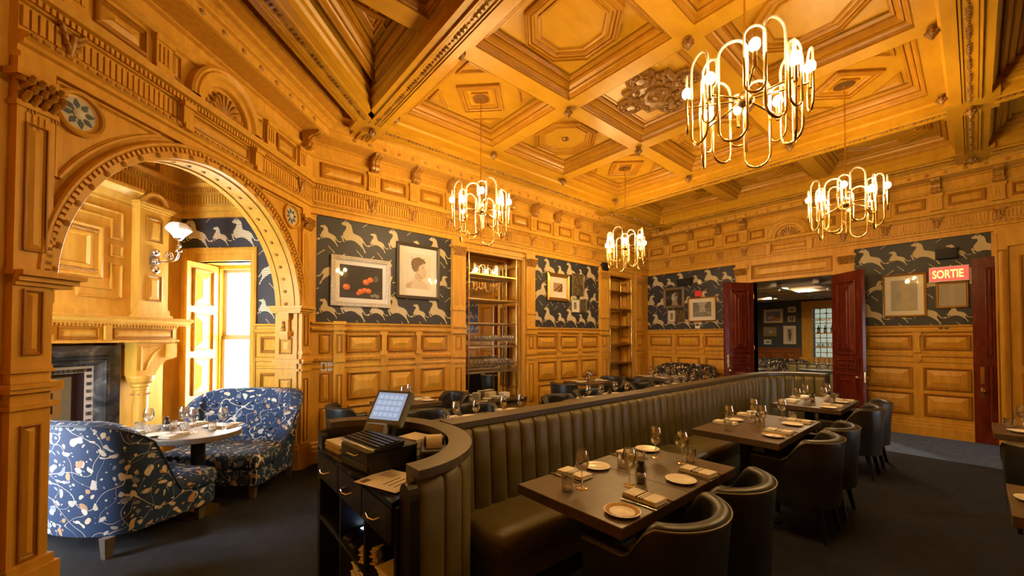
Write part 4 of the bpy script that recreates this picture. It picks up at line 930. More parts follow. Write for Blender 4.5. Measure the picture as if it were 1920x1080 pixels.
for u0, nm in ((1.415,'white light switch plate nearer the arch'),(1.50,'plain white plate beside the light switch')):
    b = MB(FB); b.box(u0, u0+.075, .02, .03, 1.165, 1.285); o = b.build('switch_plate', M['white'])
    if u0 < 1.45: b = MB(FB); b.box(u0+.025,u0+.05,.03,.036,1.19,1.26); b.build('rocker', M['brassd'], o)
    tag(o, nm, 'switch'); settle(o)
# ============================================================ FIREPLACE
def fireplace():
    root = thing('fireplace', 'oak and black marble fireplace with dentilled mantel in the alcove', 'fireplace')
    b = MB(FF); b.sweep([(0,1.74),(.50,1.74),(.50,1.765),(.54,1.78),(.57,1.79),(.57,1.815),(.55,1.825),(0,1.825)], 2.24, 4.51); b.build('mantel_shelf', M['oak'], root)
    row(FF, 2.40, 4.38, .032, .018, .47, .495, 1.715, 1.742, 'dentils', root)
    b = MB(FF); b.box(2.38, 4.38, .0, .47, 1.55, 1.74); b.box(2.36,4.40,0,.49,1.55,1.575); fz = b.build('frieze', M['oak'], root)
    panel(FF, 3.22, 3.55, 1.59, 1.70, .47, fz); panel(FF, 3.68, 4.33, 1.59, 1.70, .47, fz); panel(FF, 2.43, 3.07, 1.59, 1.70, .47, fz)
    for u in (3.62, 3.14): b = MB(FF); b.box(u-.03,u+.03,.47,.50,1.58,1.73); b.build('frieze_block', M['oak'], fz)
    for s in (1, -1):
        X = lambda v: v if s > 0 else 2*AC-v
        b = MB(FF); b.box(min(X(3.88),X(4.40)), max(X(3.88),X(4.40)), 0, .28, 0, 1.55); b.build('jamb', M['oak'], root)
        # curved console over the column
        P = [(3.93,1.55),(4.37,1.55),(4.37,1.36),(4.27,1.34),(4.19,1.27),(4.14,1.18),(3.93,1.18)]
        b = MB(lambda x,y,z: FF(X(x), z, y)); b.prism(P, .28, .46); b.box(4.26,4.38,1.36,1.545,.44,.48) if 0 else None
        cn = b.build('console', M['oak'], root); b = MB(lambda x,y,z: FF(X(x), z, y)); b.prism([(4.255,1.37),(4.375,1.37),(4.375,1.53),(4.255,1.53)], .46, .485); b.build('block', M['oak'], cn)
        b = MB(lambda x,y,z: FF(X(x), z, y)); b.tube([(3.985,1.50,.46),(4.22,1.50,.46),(4.13,1.43,.46),(4.06,1.33,.46),(4.03,1.24,.46),(3.985,1.24,.46)], .012, 6, True); b.build('console_moulding', M['oak'], cn, 60)
        cc = (X(4.03), .40)
        b = MB(FF); L = []
        for r, z in ((.105,0),(.105,.10),(.085,.12),(.075,.14),(.07,.16),(.068,1.02),(.075,1.03),(.07,1.05),(.085,1.07),(.085,1.09),(.11,1.12),(.12,1.16),(.12,1.18)):
            L.append([(cc[0]+r*(1-.10*(k%2)*(.2<z<1.0))*math.cos(2*PI*k/28), cc[1]+r*(1-.10*(k%2)*(.2<z<1.0))*math.sin(2*PI*k/28), z) for k in range(28)])
        b.loops(L, True, True); b.build('column', M['oak'], root)
        b = MB(FF); 
        for k in range(10): b.sphere((cc[0]+.075*math.cos(2*PI*k/10), cc[1]+.075*math.sin(2*PI*k/10), .98), .012, 6, 4)
        b.build('column_beads', M['carved'], root, 50)['kind'] = 'stuff'
    # marble surround with stepped opening
    a, c = 2*AC-3.88, 3.88
    def lp(i, d, zt=0): return [(a+i,d,0),(a+i,d,1.52-i),(c-i,d,1.52-i),(c-i,d,0)]
    b = MB(FF); b.loops([lp(0,.29), lp(.0,.33), lp(.10,.33), lp(.115,.345), lp(.135,.335), lp(.15,.35), lp(.175,.33), lp(.20,.30), lp(.205,.27)], False, False, 0, False); b.build('marble_surround', M['marble'], root)
    b = MB(FF); b.loops([lp(.205,.27), lp(.27,.25)], False, False, 0, False); b.build('tile_border', M['stone'], root)
    b = MB(FF)
    for k in range(14):
        u = a+.24+(c-a-.48)*k/13; b.lathe([(.02,0),(.02,.012),(.003,.014)], 8, (0,0,0)) if 0 else b.box(u-.016,u+.016,.255,.275,1.275-.016,1.275+.016)
    for k in range(14):
        for u in (a+.24, c-.24): z = 1.21-.075*k; b.box(u-.016,u+.016,.255,.275,z-.016,z+.016)
    b.build('mosaic', M['marble'], root)['kind'] = 'stuff'
    b = MB(FF); b.loops([lp(.27,.25), lp(.27,.16), lp(.31,.16)], False, False, 0, False); b.build('inner_frame', mat('oxblood_tile', (.045,.02,.02), .35), root)
    b = MB(FF); b.add(lp(.31,.16), [(0,1,2,3)]); b.build('tile_panel', M['tileg'], root)
    for z0, z1 in ((.82,1.12),(.46,.76),(.12,.40)):
        b = MB(FF); b.box(a+.40,c-.40,.16,.172,z0,z1); tp = b.build('tile', M['tiley'], root); b = MB(FF); b.box(a+.47,c-.47,.172,.178,z0+.05,z1-.05); b.build('inset', M['marble'], tp)
    b = MB(FF); b.box(a-.1, c+.1, .3, .75, .001, .03); b.build('hearth', M['marble'], root)
    return root
fireplace()
# gas-style sconce on the pier
def sconce():
    root = thing('sconce', 'silver wall sconce with scrolled arm and white glass shade', 'sconce', FF(4.19,.37,2.36))
    o0 = Vector(FF(4.19,.37,2.36)); T = lambda u, d, z: tuple(Vector(FF(4.19+u,.37+d,2.36+z))-o0)
    b = MB(T); b.box(-.05,.05,0,.015,.03,.22); b.sphere((0,.012,.23),.045,12,6); b.sphere((0,.012,.02),.045,12,6); b.box(-.065,.065,0,.01,.08,.17); b.build('back_plate', M['chrome'], root, 40)
    b = MB(T); b.lathe([(.035,0),(.035,.02),(.02,.03),(.004,.03)],14,(0,.015,.12)) if 0 else b.sphere((0,.025,.12),.032,12,7)
    P = [(0,.02,.12),(0,.08,.115),(0,.16,.118),(0,.23,.13),(0,.28,.155),(0,.30,.19),(0,.30,.23)]
    b.tube(P, [.012,.013,.015,.016,.014,.012,.012], 8); sp = [(0,.19+.055*(1-k/22)*math.cos(k*.55+2.2),.19+.055*(1-k/22)*math.sin(k*.55+2.2)) for k in range(20)]; b.tube(sp, .010, 6)
    b.build('arm', M['chrome'], root, 50)
    b = MB(T); b.lathe([(.008,.0),(.03,.01),(.035,.025),(.015,.035),(.015,.06),(.028,.07),(.028,.085),(.012,.10),(.012,.14),(.03,.15),(.038,.165)], 14, (0,.30,.22)); b.build('gallery', M['chrome'], root, 40)
    b = MB(T); b.lathe([(.045,.0),(.06,.03),(.125,.10),(.115,.13),(.085,.17),(.07,.175)], 8, (0,.30,.385), cap=False); b.build('glass_shade', M['frosted'], root)
sconce()
# ============================================================ CHANDELIERS
def stadium(w, z0, z1, n=10, half=None):
    r = w/2; P = []
    top = [(r*math.cos(PI*k/n), z1-r+r*math.sin(PI*k/n)) for k in range(n+1)]; bot = [(-r*math.cos(PI*k/n), z0+r-r*math.sin(PI*k/n)) for k in range(n+1)]
    zm = z0+(z1-z0)*.55
    if half == 'top': return [(r,zm)]+top+[(-r,zm)]
    return [(-r,zm)]+bot+[(r,zm)]
def chandelier():
    root = thing('chandelier', '', 'chandelier')
    zc = 4.53-2.80; H = .34
    b = MB(); b.lathe([(.004,zc),(.10,zc),(.10,zc-.025),(.015,zc-.03),(.008,zc-.06)], 24); b.build('canopy', M['brassd'], root, 40)
    b = MB(); b.tube([(0,0,H+.02),(0,0,zc-.03)], .006, 8); b.build('rod', M['brass'], root, 60)
    b = MB(); b.sphere((0,0,H), .052, 20, 12); b.build('hub', M['brass'], root, 60)
    b = MB(); b.tube([(0,0,H+.02),(0,0,H+.30)], .011, 8); b.tube([(0,0,H-.05),(0,0,.0)], .009, 8); b.build('stem', M['brass'], root, 60)
    arm = loop = None
    src_ = {}
    for k in range(8):
        a = 2*PI*k/8+.2; ca, sa = math.cos(a), math.sin(a); up = k % 2
        zo = H + (.02 if up else -.04); rr = .345 if up else .31
        key = up
        if key not in src_:
            R_ = lambda x, y, z: (x, y, z)
            s = {}
            b = MB(); b.tube([(.03,0,0),(rr-.02,0,zo-H),(rr,0,zo-H+.015)], .007, 8); b.tube([(rr,0,zo-H-.03),(rr,0,zo-H+.06)], .012, 8)
            s['arm'] = b
            b = MB(); b.sphere((rr,0,zo-H+.10), .030, 12, 8, 1.25); s['bulb'] = b
            for nm, hf in (('glass_loop','top'),('brass_loop','bot')):
                b = MB()
                big = stadium(.15, -.36 if not up else -.28, .24 if not up else .30, 10, hf); sm = stadium(.105, -.15, .23, 8, hf)
                ph = PI/8
                b.tube([((rr-.05)*math.cos(ph)-x*math.sin(ph+.25), (rr-.05)*math.sin(ph)+x*math.cos(ph+.25), z) for x, z in big], .0085, 8)
                b.tube([(rr+.0, x, zo-H+z-.02) for x, z in sm], .007, 8)
                s[nm] = b
            src_[key] = {n: (v.build(n, M[{'arm':'brass','bulb':'bulb','glass_loop':'crystal','brass_loop':'brass'}[n]], root, 60)) for n, v in s.items()}
            for o in src_[key].values(): o.location = (0,0,H); o.rotation_euler = (0,0,a)
        else:
            for n, o in src_[key].items(): c = o.copy(); col.objects.link(c); c.parent = root; c.location = (0,0,H); c.rotation_euler = (0,0,a)
    return root
ch = chandelier()
LAB = ['brass loop chandelier hanging nearest the arch, before the back wall', 'brass loop chandelier hanging deepest in the far back corner', 'brass loop chandelier in front of the double doorway wall', 'largest looking brass loop chandelier, hanging nearest the camera']
for k, (i, j) in enumerate(((0,0),(2,0),(2,2),(0,2))):
    x, y = (CX[i]+CX[i+1])/2, (CYR[j]+CYR[j+1])/2
    if k == 0: ch.location = (x, y, 2.80); tag(ch, LAB[0], None, 'brass loop chandeliers')
    else: dup(ch, (x, y, 2.80), .35*k, LAB[k], 'brass loop chandeliers')
# ============================================================ BANQUETTE
BZ, BY = 1.04, 2.20
def chan_mesh(h0, h1, w=.141, bul=.035, lean=.03):
    """upright padded channel: x across, front towards -y, base at z=h0"""
    b = MB(); L = []
    for z, s, o in ((h0,.55,0),(h0+.02,.9,0),(h0+(h1-h0)*.5,1,0),(h1-.07,1,0),(h1-.035,.9,.004),(h1-.012,.62,.015),(h1,.25,.03)):
        y0 = -lean*(h1-z)/(h1-h0)
        L.append([(w/2*math.cos(PI*k/10), y0+o-bul*s*math.sin(PI*k/10)**.6, z) for k in range(11)] + [(-w/2, y0+.03+o, z), (w/2, y0+.03+o, z)])
    b.loops(L, True, True); return b
def banquette():
    root = thing('banquette', 'long olive leather banquette with upright channels and dark top rail', 'banquette', (1.37, BY, 0))
    T = lambda x, y, z: (x-1.37, y-BY, z)
    b = MB(T); b.box(1.37, 7.0, BY+.03, BY+.14, 0, 1.0); b.box(1.40, 6.6, 1.80, BY, 0, .12); b.build('frame', M['black'], root)
    b = MB(T); b.box(1.365, 7.0, BY+.0, BY+.17, 1.0, BZ); b.build('top_rail', M['rail'], root)
    c0 = chan_mesh(.44, 1.0).build('back_channel', M['leather'], root, 60)
    for k in range(40):
        x = 1.37+.0705+.141*k-1.37
        if k == 0: c0.location = (x, 0, 0)
        else: inst(c0, (x, 0, 0), root)
    # seats
    xs = [1.25, 2.95, 4.10, 5.25, 6.75]
    for k in range(4):
        a, c = xs[k]+.004, xs[k+1]-.004; y0, y1 = 1.74, 2.18; b = MB(T)
        def lp(i, z, e=0): 
            if k == 0: # the near end follows the curve of the host stand
                return [(a+.16+i,y0+i,z),(c-i,y0+i,z),(c-i,y1,z),(a+.14+i,y1,z),(a+.16+i,y1-.12,z),(a+.13+i,y0+.16,z)]
            return [(a+i,y0+i,z),(c-i,y0+i,z),(c-i,y1-.12,z),(c-i,y1,z),(a+i,y1,z),(a+i,y1-.12,z)]
        b.loops([lp(.03,.28), lp(.0,.31), lp(.0,.40), lp(.012,.435), lp(.04,.455), lp(.12,.466)], True, True); b.build('seat', M['leather'], root, 50)
        b = MB(T); b.box(a+.05+(.12 if k == 0 else 0), c-.03, 1.80, 2.15, .10, .29); b.build('seat_base', M['leather'], root)
    # curved wing at the far end
    cw, rw = (6.98, 1.52), .68
    b = MB(T)
    for r0, r1, z0, z1, nm, m_ in ((rw, rw+.16, 1.0, BZ, 'wing_rail', 'rail'), (rw+.03, rw+.13, 0, 1.0, 'wing_frame', 'black')):
        b = MB(T); n = 16
        L = [[(cw[0]+r*math.sin(PI/2*k/n), cw[1]+r*math.cos(PI/2*k/n), z) for r, z in ((r0,z0),(r1,z0),(r1,z1),(r0,z1))] for k in range(n+1)]
        b.loops(L, True, True); b.build(nm, M[m_], root)
    n = 8; cw_ = chan_mesh(.05, 1.0, .131, .03, 0).build('wing_channel', M['leather'], root, 60)
    for k in range(n):
        a = PI/2*(k+.5)/n; loc = (cw[0]+rw*math.sin(a)-1.37, cw[1]+rw*math.cos(a)-BY, 0)
        if k == 0: cw_.location = loc; cw_.rotation_euler = (0,0,-a)
        else: inst(cw_, loc, root, (0,0,-a))
    return root
banquette()
# ============================================================ HOST STAND
HX, HY, HR = .72, 2.21, .685
def host():
    root = thing('host_stand', 'black host stand with drawers, rounded leather back and dark rail', 'host stand', (HX, HY, 0))
    T = lambda x, y, z: (x-HX, y-HY, z)
    n = 36; arc = lambda r, a0=-PI/2, a1=PI/2: [(HX+.06+(r-.115)*math.cos(a0+(a1-a0)*k/n), HY+r*math.sin(a0+(a1-a0)*k/n)) for k in range(n+1)]
    b = MB(T); o_, i_ = arc(HR), arc(HR-.125)
    L = [[(o_[k][0],o_[k][1],1.0),(o_[k][0],o_[k][1],BZ),(i_[k][0],i_[k][1],BZ),(i_[k][0],i_[k][1],1.0)] for k in range(n+1)]; b.loops(L, True, True); b.build('rail', M['rail'], root)
    b = MB(T); o_, i_ = arc(HR-.035), arc(HR-.12)
    L = [[(o_[k][0],o_[k][1],0),(o_[k][0],o_[k][1],1.0),(i_[k][0],i_[k][1],1.0),(i_[k][0],i_[k][1],0)] for k in range(n+1)]; b.loops(L, True, True); b.build('curved_back', M['black'], root)
    # leather channels on the outer side next to the banquette
    m = 8; c0 = chan_mesh(.02, 1.0, .149, .03, 0).build('leather_channel', M['leather'], root, 60)
    ea, eb = HR-.035-.115, HR-.035; acc = 0; nxt = .0735; q0 = None; k = 0
    for i in range(0, 1200):
        a = -PI/2+i*.0016; p = (.06+ea*math.cos(a), eb*math.sin(a))
        if q0: acc += math.hypot(p[0]-q0[0], p[1]-q0[1])
        q0 = p
        if acc >= nxt and k < m:
            rot = math.atan2(math.sin(a)/eb, math.cos(a)/ea)+PI/2; nxt += .147
            if k == 0: c0.location = (*p,0); c0.rotation_euler = (0,0,rot)
            else: inst(c0, (*p,0), root, (0,0,rot))
            k += 1
    # rounded end posts
    for y in (HY-HR+.03, HY+HR-.06):
        b = MB(lambda x, y_, z: (z+.02, x+y-HY, y_)); P = [(-.05,0),(.05,0),(.05,.90)]+[(.05*math.cos(PI*k/8), .93+.06*math.sin(PI*k/8)) for k in range(9)]+[(-.05,.90)]
        b.prism(P, -.01, .035); b.build('end_post', M['black'], root)
    y0, y1 = HY-HR+.085, HY+HR-.12
    # counter
    pts = [(.70,y0-.0),(.70,y1)] + [p for p in arc(HR-.13)[::-1]]
    b = MB(T); b.prism(pts, .875, .90); b.build('counter', mat('black_glass_counter', (.008,.008,.009), .08), root)
    # carcass: sides, shelf boards, back
    b = MB(T)
    for y in (y0, y0+.36, y0+.74, y1): b.box(.715, .90, y-.012, y+.012, .04, .875)
    for z in (.04, .44): b.box(.71, .90, y0, y1, z, z+.022)
    b.box(.90, .915, y0, y1, .04, .875); b.box(.715, .90, y0, y1, .70, .715); b.build('carcass', M['black'], root)
    ed = [y0, y0+.36, y0+.74, y1]
    for k in range(3):
        a, c = ed[k]+.006, ed[k+1]-.006
        b = MB(T); b.box(.70, .72, a, c, .715, .868); dr = b.build('drawer', M['black'], root); mm = (a+c)/2
        b = MB(T); b.tube([(.70,mm-.05,.795),(.672,mm-.045,.79),(.665,mm,.786),(.672,mm+.045,.79),(.70,mm+.05,.795)], .005, 8); b.build('handle', M['steel'], dr, 60)
    return root
host()
def stack(name, label, cat, x, y, z, w, d, n, h, rz, m, jit=.006, group=None, part='sheet'):
    root = thing(name, label, cat, (x,y,z), rz, group); r_ = random.Random(len(label))
    for k in range(n):
        b = MB(); j, q = (r_.random()-.5)*jit, (r_.random()-.5)*jit; t = (r_.random()-.5)*.05
        c, s = math.cos(t), math.sin(t)
        b.T = lambda u, v, w_: (u*c-v*s+j, u*s+v*c+q, w_); b.box(-w/2, w/2, -d/2, d/2, k*h, k*h+h*.94); b.build(part, M[m], root)
    return root
stack('paper_stack', 'pile of cream cards at the far left end of the host stand', 'papers', .80, 2.60, .90, .12, .22, 6, .008, .1, 'paperw', .012)
stack('menu_stack', 'stack of bound cream menus behind the receipt printer', 'menus', 1.13, 2.25, .90, .14, .16, 6, .016, .3, 'paperw', .014, part='menu')
def menus():
    root = stack('menu_pile', 'loose printed menus lying at the front of the host stand', 'menus', .80, 1.86, .901, .20, .26, 3, .0016, .35, 'paperw', .05)
    b = MB(); z = .0052
    b.box(-.09,-.045,.08,.115,z,z+.0004); 
    for k in range(3): b.box(-.06+.0*k,.05,-.02-.035*k,-.012-.035*k,z,z+.0004)
    for k in range(8): b.box(.02,.07+.01*(k%3),.10-.012*k,.104-.012*k,z,z+.0004)
    b.build('printed_text', M['printink'], root)
menus()
def till():
    r = thing('cash_drawer', 'black cash drawer under the keyboard on the host stand', 'cash drawer', (.86, 2.18, .90), .12)
    b = MB(); b.bbox(-.13,.15,-.17,.17,.0,.115,.006); b.build('body', M['black'], r); b = MB(); b.box(-.136,-.13,-.15,.15,.06,.11); b.box(-.136,-.13,-.15,.15,.01,.05); b.build('front', M['blackm'], r)
    b = MB(); b.tube([(-.137,-.05,.085),(-.15,-.045,.08),(-.15,.045,.08),(-.137,.05,.085)], .004, 6); b.build('handle', M['steel'], r, 60)
    k = thing('keyboard', 'black keyboard on top of the cash drawer', 'keyboard', (.835, 2.19, 1.016), .12)
    b = MB(); b.loops([[(-.085,-.19,0),(.085,-.19,0),(.085,.19,0),(-.085,.19,0)],[(-.085,-.19,.012),(.085,-.19,.028),(.085,.19,.028),(-.085,.19,.012)]], True, True); b.build('case', M['blackm'], k)
    key = None
    for i in range(5):
        for j in range(15):
            x, y = -.058+.028*i, -.17+.0243*j; z = .012+(x+.085)/.17*.016
            if key is None: b = MB(); b.box(-.010,.010,-.0095,.0095,0,.007); key = b.build('key', M['black'], k); key.location = (x,y,z)
            else: inst(key, (x,y,z), k)
    b = MB(); b.box(-.092,-.085,-.19,.19,0,.012); b.build('front_edge', M['steel'], k)
    m = thing('touch_screen', 'lit touch screen monitor tilted on a stand on the host stand', 'monitor', (.985, 2.43, .90), math.radians(-62))
    # screen faces local +y? built facing -y then turned
    tl = math.radians(33); ct, st = math.cos(tl), math.sin(tl)
    TT = lambda x, y, z: (x*.88, y*ct+z*.88*st, .155+z*.88*ct-y*st)
    b = MB(TT); b.bbox(-.155,.155,-.0,.045,.0,.27,.008); b.build('case', M['steel'] if 0 else mat('grey_bezel', (.16,.18,.19), .35), m)
    b = MB(TT); b.add([(-.13,-.0015,.035),(.13,-.0015,.035),(.13,-.0015,.245),(-.13,-.0015,.245)], [(0,1,2,3)]); sc = b.build('screen', M['screen'], m)
    ink = mat('screen_button', (.3,.35,.45), .4)
    for i in range(4):
        for j in range(5):
            b = MB(TT); b.box(-.11+.045*j,-.075+.045*j,-.0028,-.0016,.06+.045*i,.09+.045*i); b.build('screen_button', emit_btn, sc)
    b = MB(); b.tube([(0,.07,.0),(0,.10,.10),(0,.17,.23)], [.045,.03,.025], 8); b.bbox(-.10,.10,-.06,.14,0,.022,.006); b.build('stand', M['black'], m, 40)
    b = MB(); b.loops([[(-.09,-.13,.02),(.09,-.13,.02),(.09,-.05,.02),(-.09,-.05,.02)],[(-.07,-.06,.17),(.07,-.06,.17),(.07,-.03,.17),(-.07,-.03,.17)]], True, True); b.build('card_reader', mat('grey_plastic_foot', (.2,.22,.23), .4), m)
    p = thing('receipt_printer', 'black receipt printer with a curl of paper inside the rounded rail', 'printer', (1.10, 1.97, .90), -.5)
    b = MB(); b.bbox(-.075,.075,-.13,.13,0,.10,.012); b.build('body', M['black'], p)
    b = MB(); b.tube([(-.055,.05,.09),(.055,.05,.09)], .05, 14); b.build('roll_cover', M['black'], p, 50)
    b = MB(); n = 12; b.loops([[(-.042,-.06+.055*(1-math.cos(PI*1.15*k/n)),.10+.06*math.sin(PI*1.15*k/n)),(.042,-.06+.055*(1-math.cos(PI*1.15*k/n)),.10+.06*math.sin(PI*1.15*k/n))] for k in range(n+1)], closed=False); b.build('paper_curl', M['paperw'], p, 60)
emit_btn = emit('lit_screen_button', (.58,.68,.88), .45)
till()
# things on the open shelves of the host stand
def terminal(x, y, rz, label, scr):
    r = thing('card_terminal', label, 'card terminal', (x,y,.4625), rz)
    b = MB(); b.bbox(-.09,.09,-.035,.035,0,.04,.01); b.build('body', M['blackm'], r); b = MB(); b.box(.02,.08,-.028,.028,.04,.042); b.build('display', M[scr], r)
terminal(.803, 2.28, .25, 'card terminal with the brighter white display on the host stand shelf', 'screen2'); terminal(.803, 2.17, .1, 'card terminal with the dim blue display on the host stand shelf', 'screen2b')
def cloth(x, y, z, label, n, w, d, rz, group=None):
    root = thing('folded_cloth_pile', label, 'napkins', (x,y,z), rz, group); r_ = random.Random(len(label)*3+n)
    for k in range(n):
        b = MB(); j, q = (r_.random()-.5)*.016, (r_.random()-.5)*.016; h = .012; i = .004
        b.loops([rloop(-w/2+j,w/2+j,-d/2+q,d/2+q,i,k*h), rloop(-w/2+j,w/2+j,-d/2+q,d/2+q,0,k*h+.004), rloop(-w/2+j,w/2+j,-d/2+q,d/2+q,0,k*h+.008), rloop(-w/2+j,w/2+j,-d/2+q,d/2+q,i,k*h+.0115)], True, True); b.build('napkin', M['napkin'], root)
cloth(.81, 2.02, .4625, 'beige paper bag bundle beside the card terminals', 8, .18, .10, .6)
for k in range(3): cloth(.81, 2.15-.125*k, .0625, ('first','second','third')[k]+' tall column of folded napkins from the left, lower shelf', 28, .16, .10, .02*k, 'tall columns of folded napkins in the host stand')
cloth(.80, 1.66+.08, .4625, 'short pile of folded napkins in the right compartment', 7, .16, .15, .1)
# ============================================================ TABLES
def table_mesh(name, label, x0, x1, y0, y1, legs, z=.76, th=.055, m='tabletop', leaves=1, group=None):
    cx, cy = (x0+x1)/2, (y0+y1)/2; r = thing(name, label, 'table', (cx,cy,0), 0, group); hx, hy = (x1-x0)/2, (y1-y0)/2
    for k in range(leaves):
        a = -hx+2*hx*k/leaves+.0008*(k>0); c = -hx+2*hx*(k+1)/leaves-.0008*(k<leaves-1)
        b = MB(); b.loops([rloop(a,c,-hy,hy,.003,z-th), rloop(a,c,-hy,hy,0,z-th+.003), rloop(a,c,-hy,hy,0,z-.003), rloop(a,c,-hy,hy,.003,z)], True, True); b.build('tabletop', M[m], r)
    for lx in legs:
        b = MB(); b.box(lx-.04,lx+.04,-.04,.04,.02,z-th); b.box(lx-.2,lx+.2,-.16,.16,z-th-.015,z-th); b.build('column', M['blackm'], r)
        b = MB(); b.box(lx-.24,lx+.24,-.03,.03,.0,.025); b.box(lx-.03,lx+.03,-.26,.26,.0,.025); b.build('foot', M['blackm'], r)
    return r
TN = ['nearest banquette table', 'middle banquette table', 'farthest banquette table']
TX = [(1.50, 2.77), (3.64, 4.93), (5.84, 6.96)]
for k in range(3): table_mesh('dining_table', ['dark wood table pushed to the near end of the banquette', 'dark wood table at the middle of the banquette', 'dark wood table inside the curved far end of the banquette'][k], *TX[k], 1.02, 1.715, (-.32,.32), leaves=2, group='banquette tables')
# tableware prototypes -------------------------------------------------
def proto(f):
    o = f(); return o
PR = {}
def ware(kind, x, y, z, rz, label, group=None, scale=None):
    if kind not in PR:
        PR[kind] = WARE[kind](); o = PR[kind]; o.location = (x,y,z); o.rotation_euler = (0,0,rz)
        if scale: o.scale = (scale,)*3
        return tag(o, label, None, group)
    return dup(PR[kind], (x,y,z), rz, label, group, scale or 1)
def w_wine():
    r = thing('wine_glass', '', 'wine glass')
    b = MB(); b.lathe([(.033,0),(.034,.002),(.012,.005),(.0045,.010),(.004,.085),(.006,.092)], 16); b.build('stem', M['glass'], r, 60)
    b = MB(); b.lathe([(.006,.092),(.022,.100),(.035,.118),(.041,.142),(.040,.165),(.034,.195),(.030,.212),(.0285,.212),(.0325,.195),(.0385,.165),(.0395,.142),(.033,.120),(.02,.102),(.004,.096)], 20, cap=False); b.build('bowl', M['glass'], r, 60); return r
def w_tumbler():
    r = thing('tumbler', '', 'glass')
    b = MB(); b.lathe([(.030,0),(.034,.004),(.036,.085),(.0345,.085),(.0325,.014),(.003,.012)], 18); b.build('wall', M['glass'], r, 60)
    b = MB(); b.lathe([(.0285,.001),(.031,.004),(.031,.0115),(.003,.0115)], 14); b.build('base', M['glass'], r, 60); return r
def w_plate():
    r = thing('side_plate', '', 'plate')
    b = MB(); b.lathe([(.045,0),(.05,.002),(.085,.013),(.086,.015),(.084,.0155),(.056,.007),(.052,.005),(.003,.005)], 32); b.build('plate', M['china'], r, 50); return r
def w_pplate():
    r = w_plate(); r.name = 'side_plate'
    b = MB(); n = 36
    b.lathe([(.060,.0086),(.0825,.0158)], n, cap=False); b.build('patterned_rim', mat('ochre_rim', (.42,.24,.07), .25), r, 50)
    rr = random.Random(5)
    for k in range(18):
        a = 2*PI*k/18; b = MB(); b.sphere((.071*math.cos(a), .071*math.sin(a), .0126), .0055, 6, 4, .15); b.build('rim_flower', mat('rust_flower', (.22,.06,.02), .3) if k == 0 else bpy.data.materials['rust_flower'], r)
    b = MB(); b.lathe([(.018,.0052),(.016,.0058),(.003,.0058)], 14); b.build('centre_motif', bpy.data.materials['ochre_rim'], r); return r
def w_napkin():
    r = thing('napkin', '', 'napkin')
    b = MB()
    for k in range(3): b.loops([rloop(-.055+.002*k,.055-.001*k,-.10+.002*k,.10-.003*k,i,.008*k+h) for i,h in ((.004,0),(0,.003),(0,.005),(.004,.0078))], True, True)
    b.build('folded_cloth', M['napkin'], r)
    for y, w in ((-.022,.004),(-.008,.004),(.012,.009)):
        b = MB(); b.box(-.0525,.0535,y-w/2,y+w/2,.016,.0244); b.build('stripe', M['stripe'], r)
    return r
def w_knife():
    r = thing('knife', '', 'knife')
    b = MB(); b.loops([[(-.007,-.11,0),(.007,-.11,0),(.007,-.11,.007),(-.007,-.11,.007)],[(-.008,-.06,0),(.008,-.06,0),(.008,-.06,.009),(-.008,-.06,.009)],[(-.006,-.005,0),(.006,-.005,0),(.006,-.005,.008),(-.006,-.005,.008)]], True, True); b.build('handle', M['chrome'], r)
    b = MB(); b.prism([(-.007,-.005),(.007,-.005),(.009,.06),(.006,.10),(-.002,.115),(-.007,.10)], .002, .0042); b.build('blade', M['chrome'], r); return r
def w_fork():
    r = thing('fork', '', 'fork')
    b = MB(); b.prism([(-.006,-.10),(.006,-.10),(.0035,-.02),(.0035,.03),(-.0035,.03),(-.0035,-.02)], .001, .005); b.build('handle', M['chrome'], r)
    b = MB(); b.prism([(-.0035,.03),(.0035,.03),(.011,.05),(.011,.06),(-.011,.06),(-.011,.05)], .001, .004)
    for x in (-.009,-.003,.003,.009): b.prism([(x-.0018,.06),(x+.0018,.06),(x+.0012,.098),(x-.0012,.098)], .001, .004)
    b.build('tines', M['chrome'], r); return r
def w_mill():
    r = thing('pepper_mill', '', 'pepper mill')
    b = MB(); b.lathe([(.028,0),(.03,.004),(.03,.055),(.024,.062),(.024,.0625)], 18); b.build('glass_body', M['glass'], r, 50)
    b = MB(); b.lathe([(.024,.062),(.026,.064),(.022,.085),(.014,.098),(.012,.104),(.019,.112),(.019,.122),(.010,.13),(.003,.131)], 18); b.build('grinder', M['black'], r, 50)
    b = MB(); b.lathe([(.024,.006),(.024,.032),(.003,.034)], 14); b.build('peppercorns', mat('peppercorns', (.03,.02,.015), .8), r); return r
def w_salt():
    r = thing('salt_cellar', '', 'salt cellar')
    b = MB(); b.lathe([(.022,0),(.026,.004),(.026,.05),(.0245,.05),(.023,.008),(.003,.008)], 16); b.build('pot', M['glass'], r, 50); b = MB(); b.lathe([(.022,.009),(.0225,.03),(.003,.032)], 12); b.build('salt', M['china'], r); return r
def w_candle():
    r = thing('votive_candle', '', 'candle'); b = MB(); b.lathe([(.028,0),(.031,.003),(.031,.075),(.029,.075),(.028,.03),(.003,.03)], 18); b.build('holder', M['frosted'], r, 50); b = MB(); b.lathe([(.027,.03),(.027,.058),(.003,.058)], 14); b.build('wax', M['cream'], r); return r
WARE = dict(wine=w_wine, tumbler=w_tumbler, plate=w_plate, pplate=w_pplate, napkin=w_napkin, knife=w_knife, fork=w_fork, mill=w_mill, salt=w_salt, candle=w_candle)
ZT_ = .761
SEAT = ['at the near chair seat', 'at the far chair seat', 'at the near sofa-side seat', 'at the far sofa-side seat']
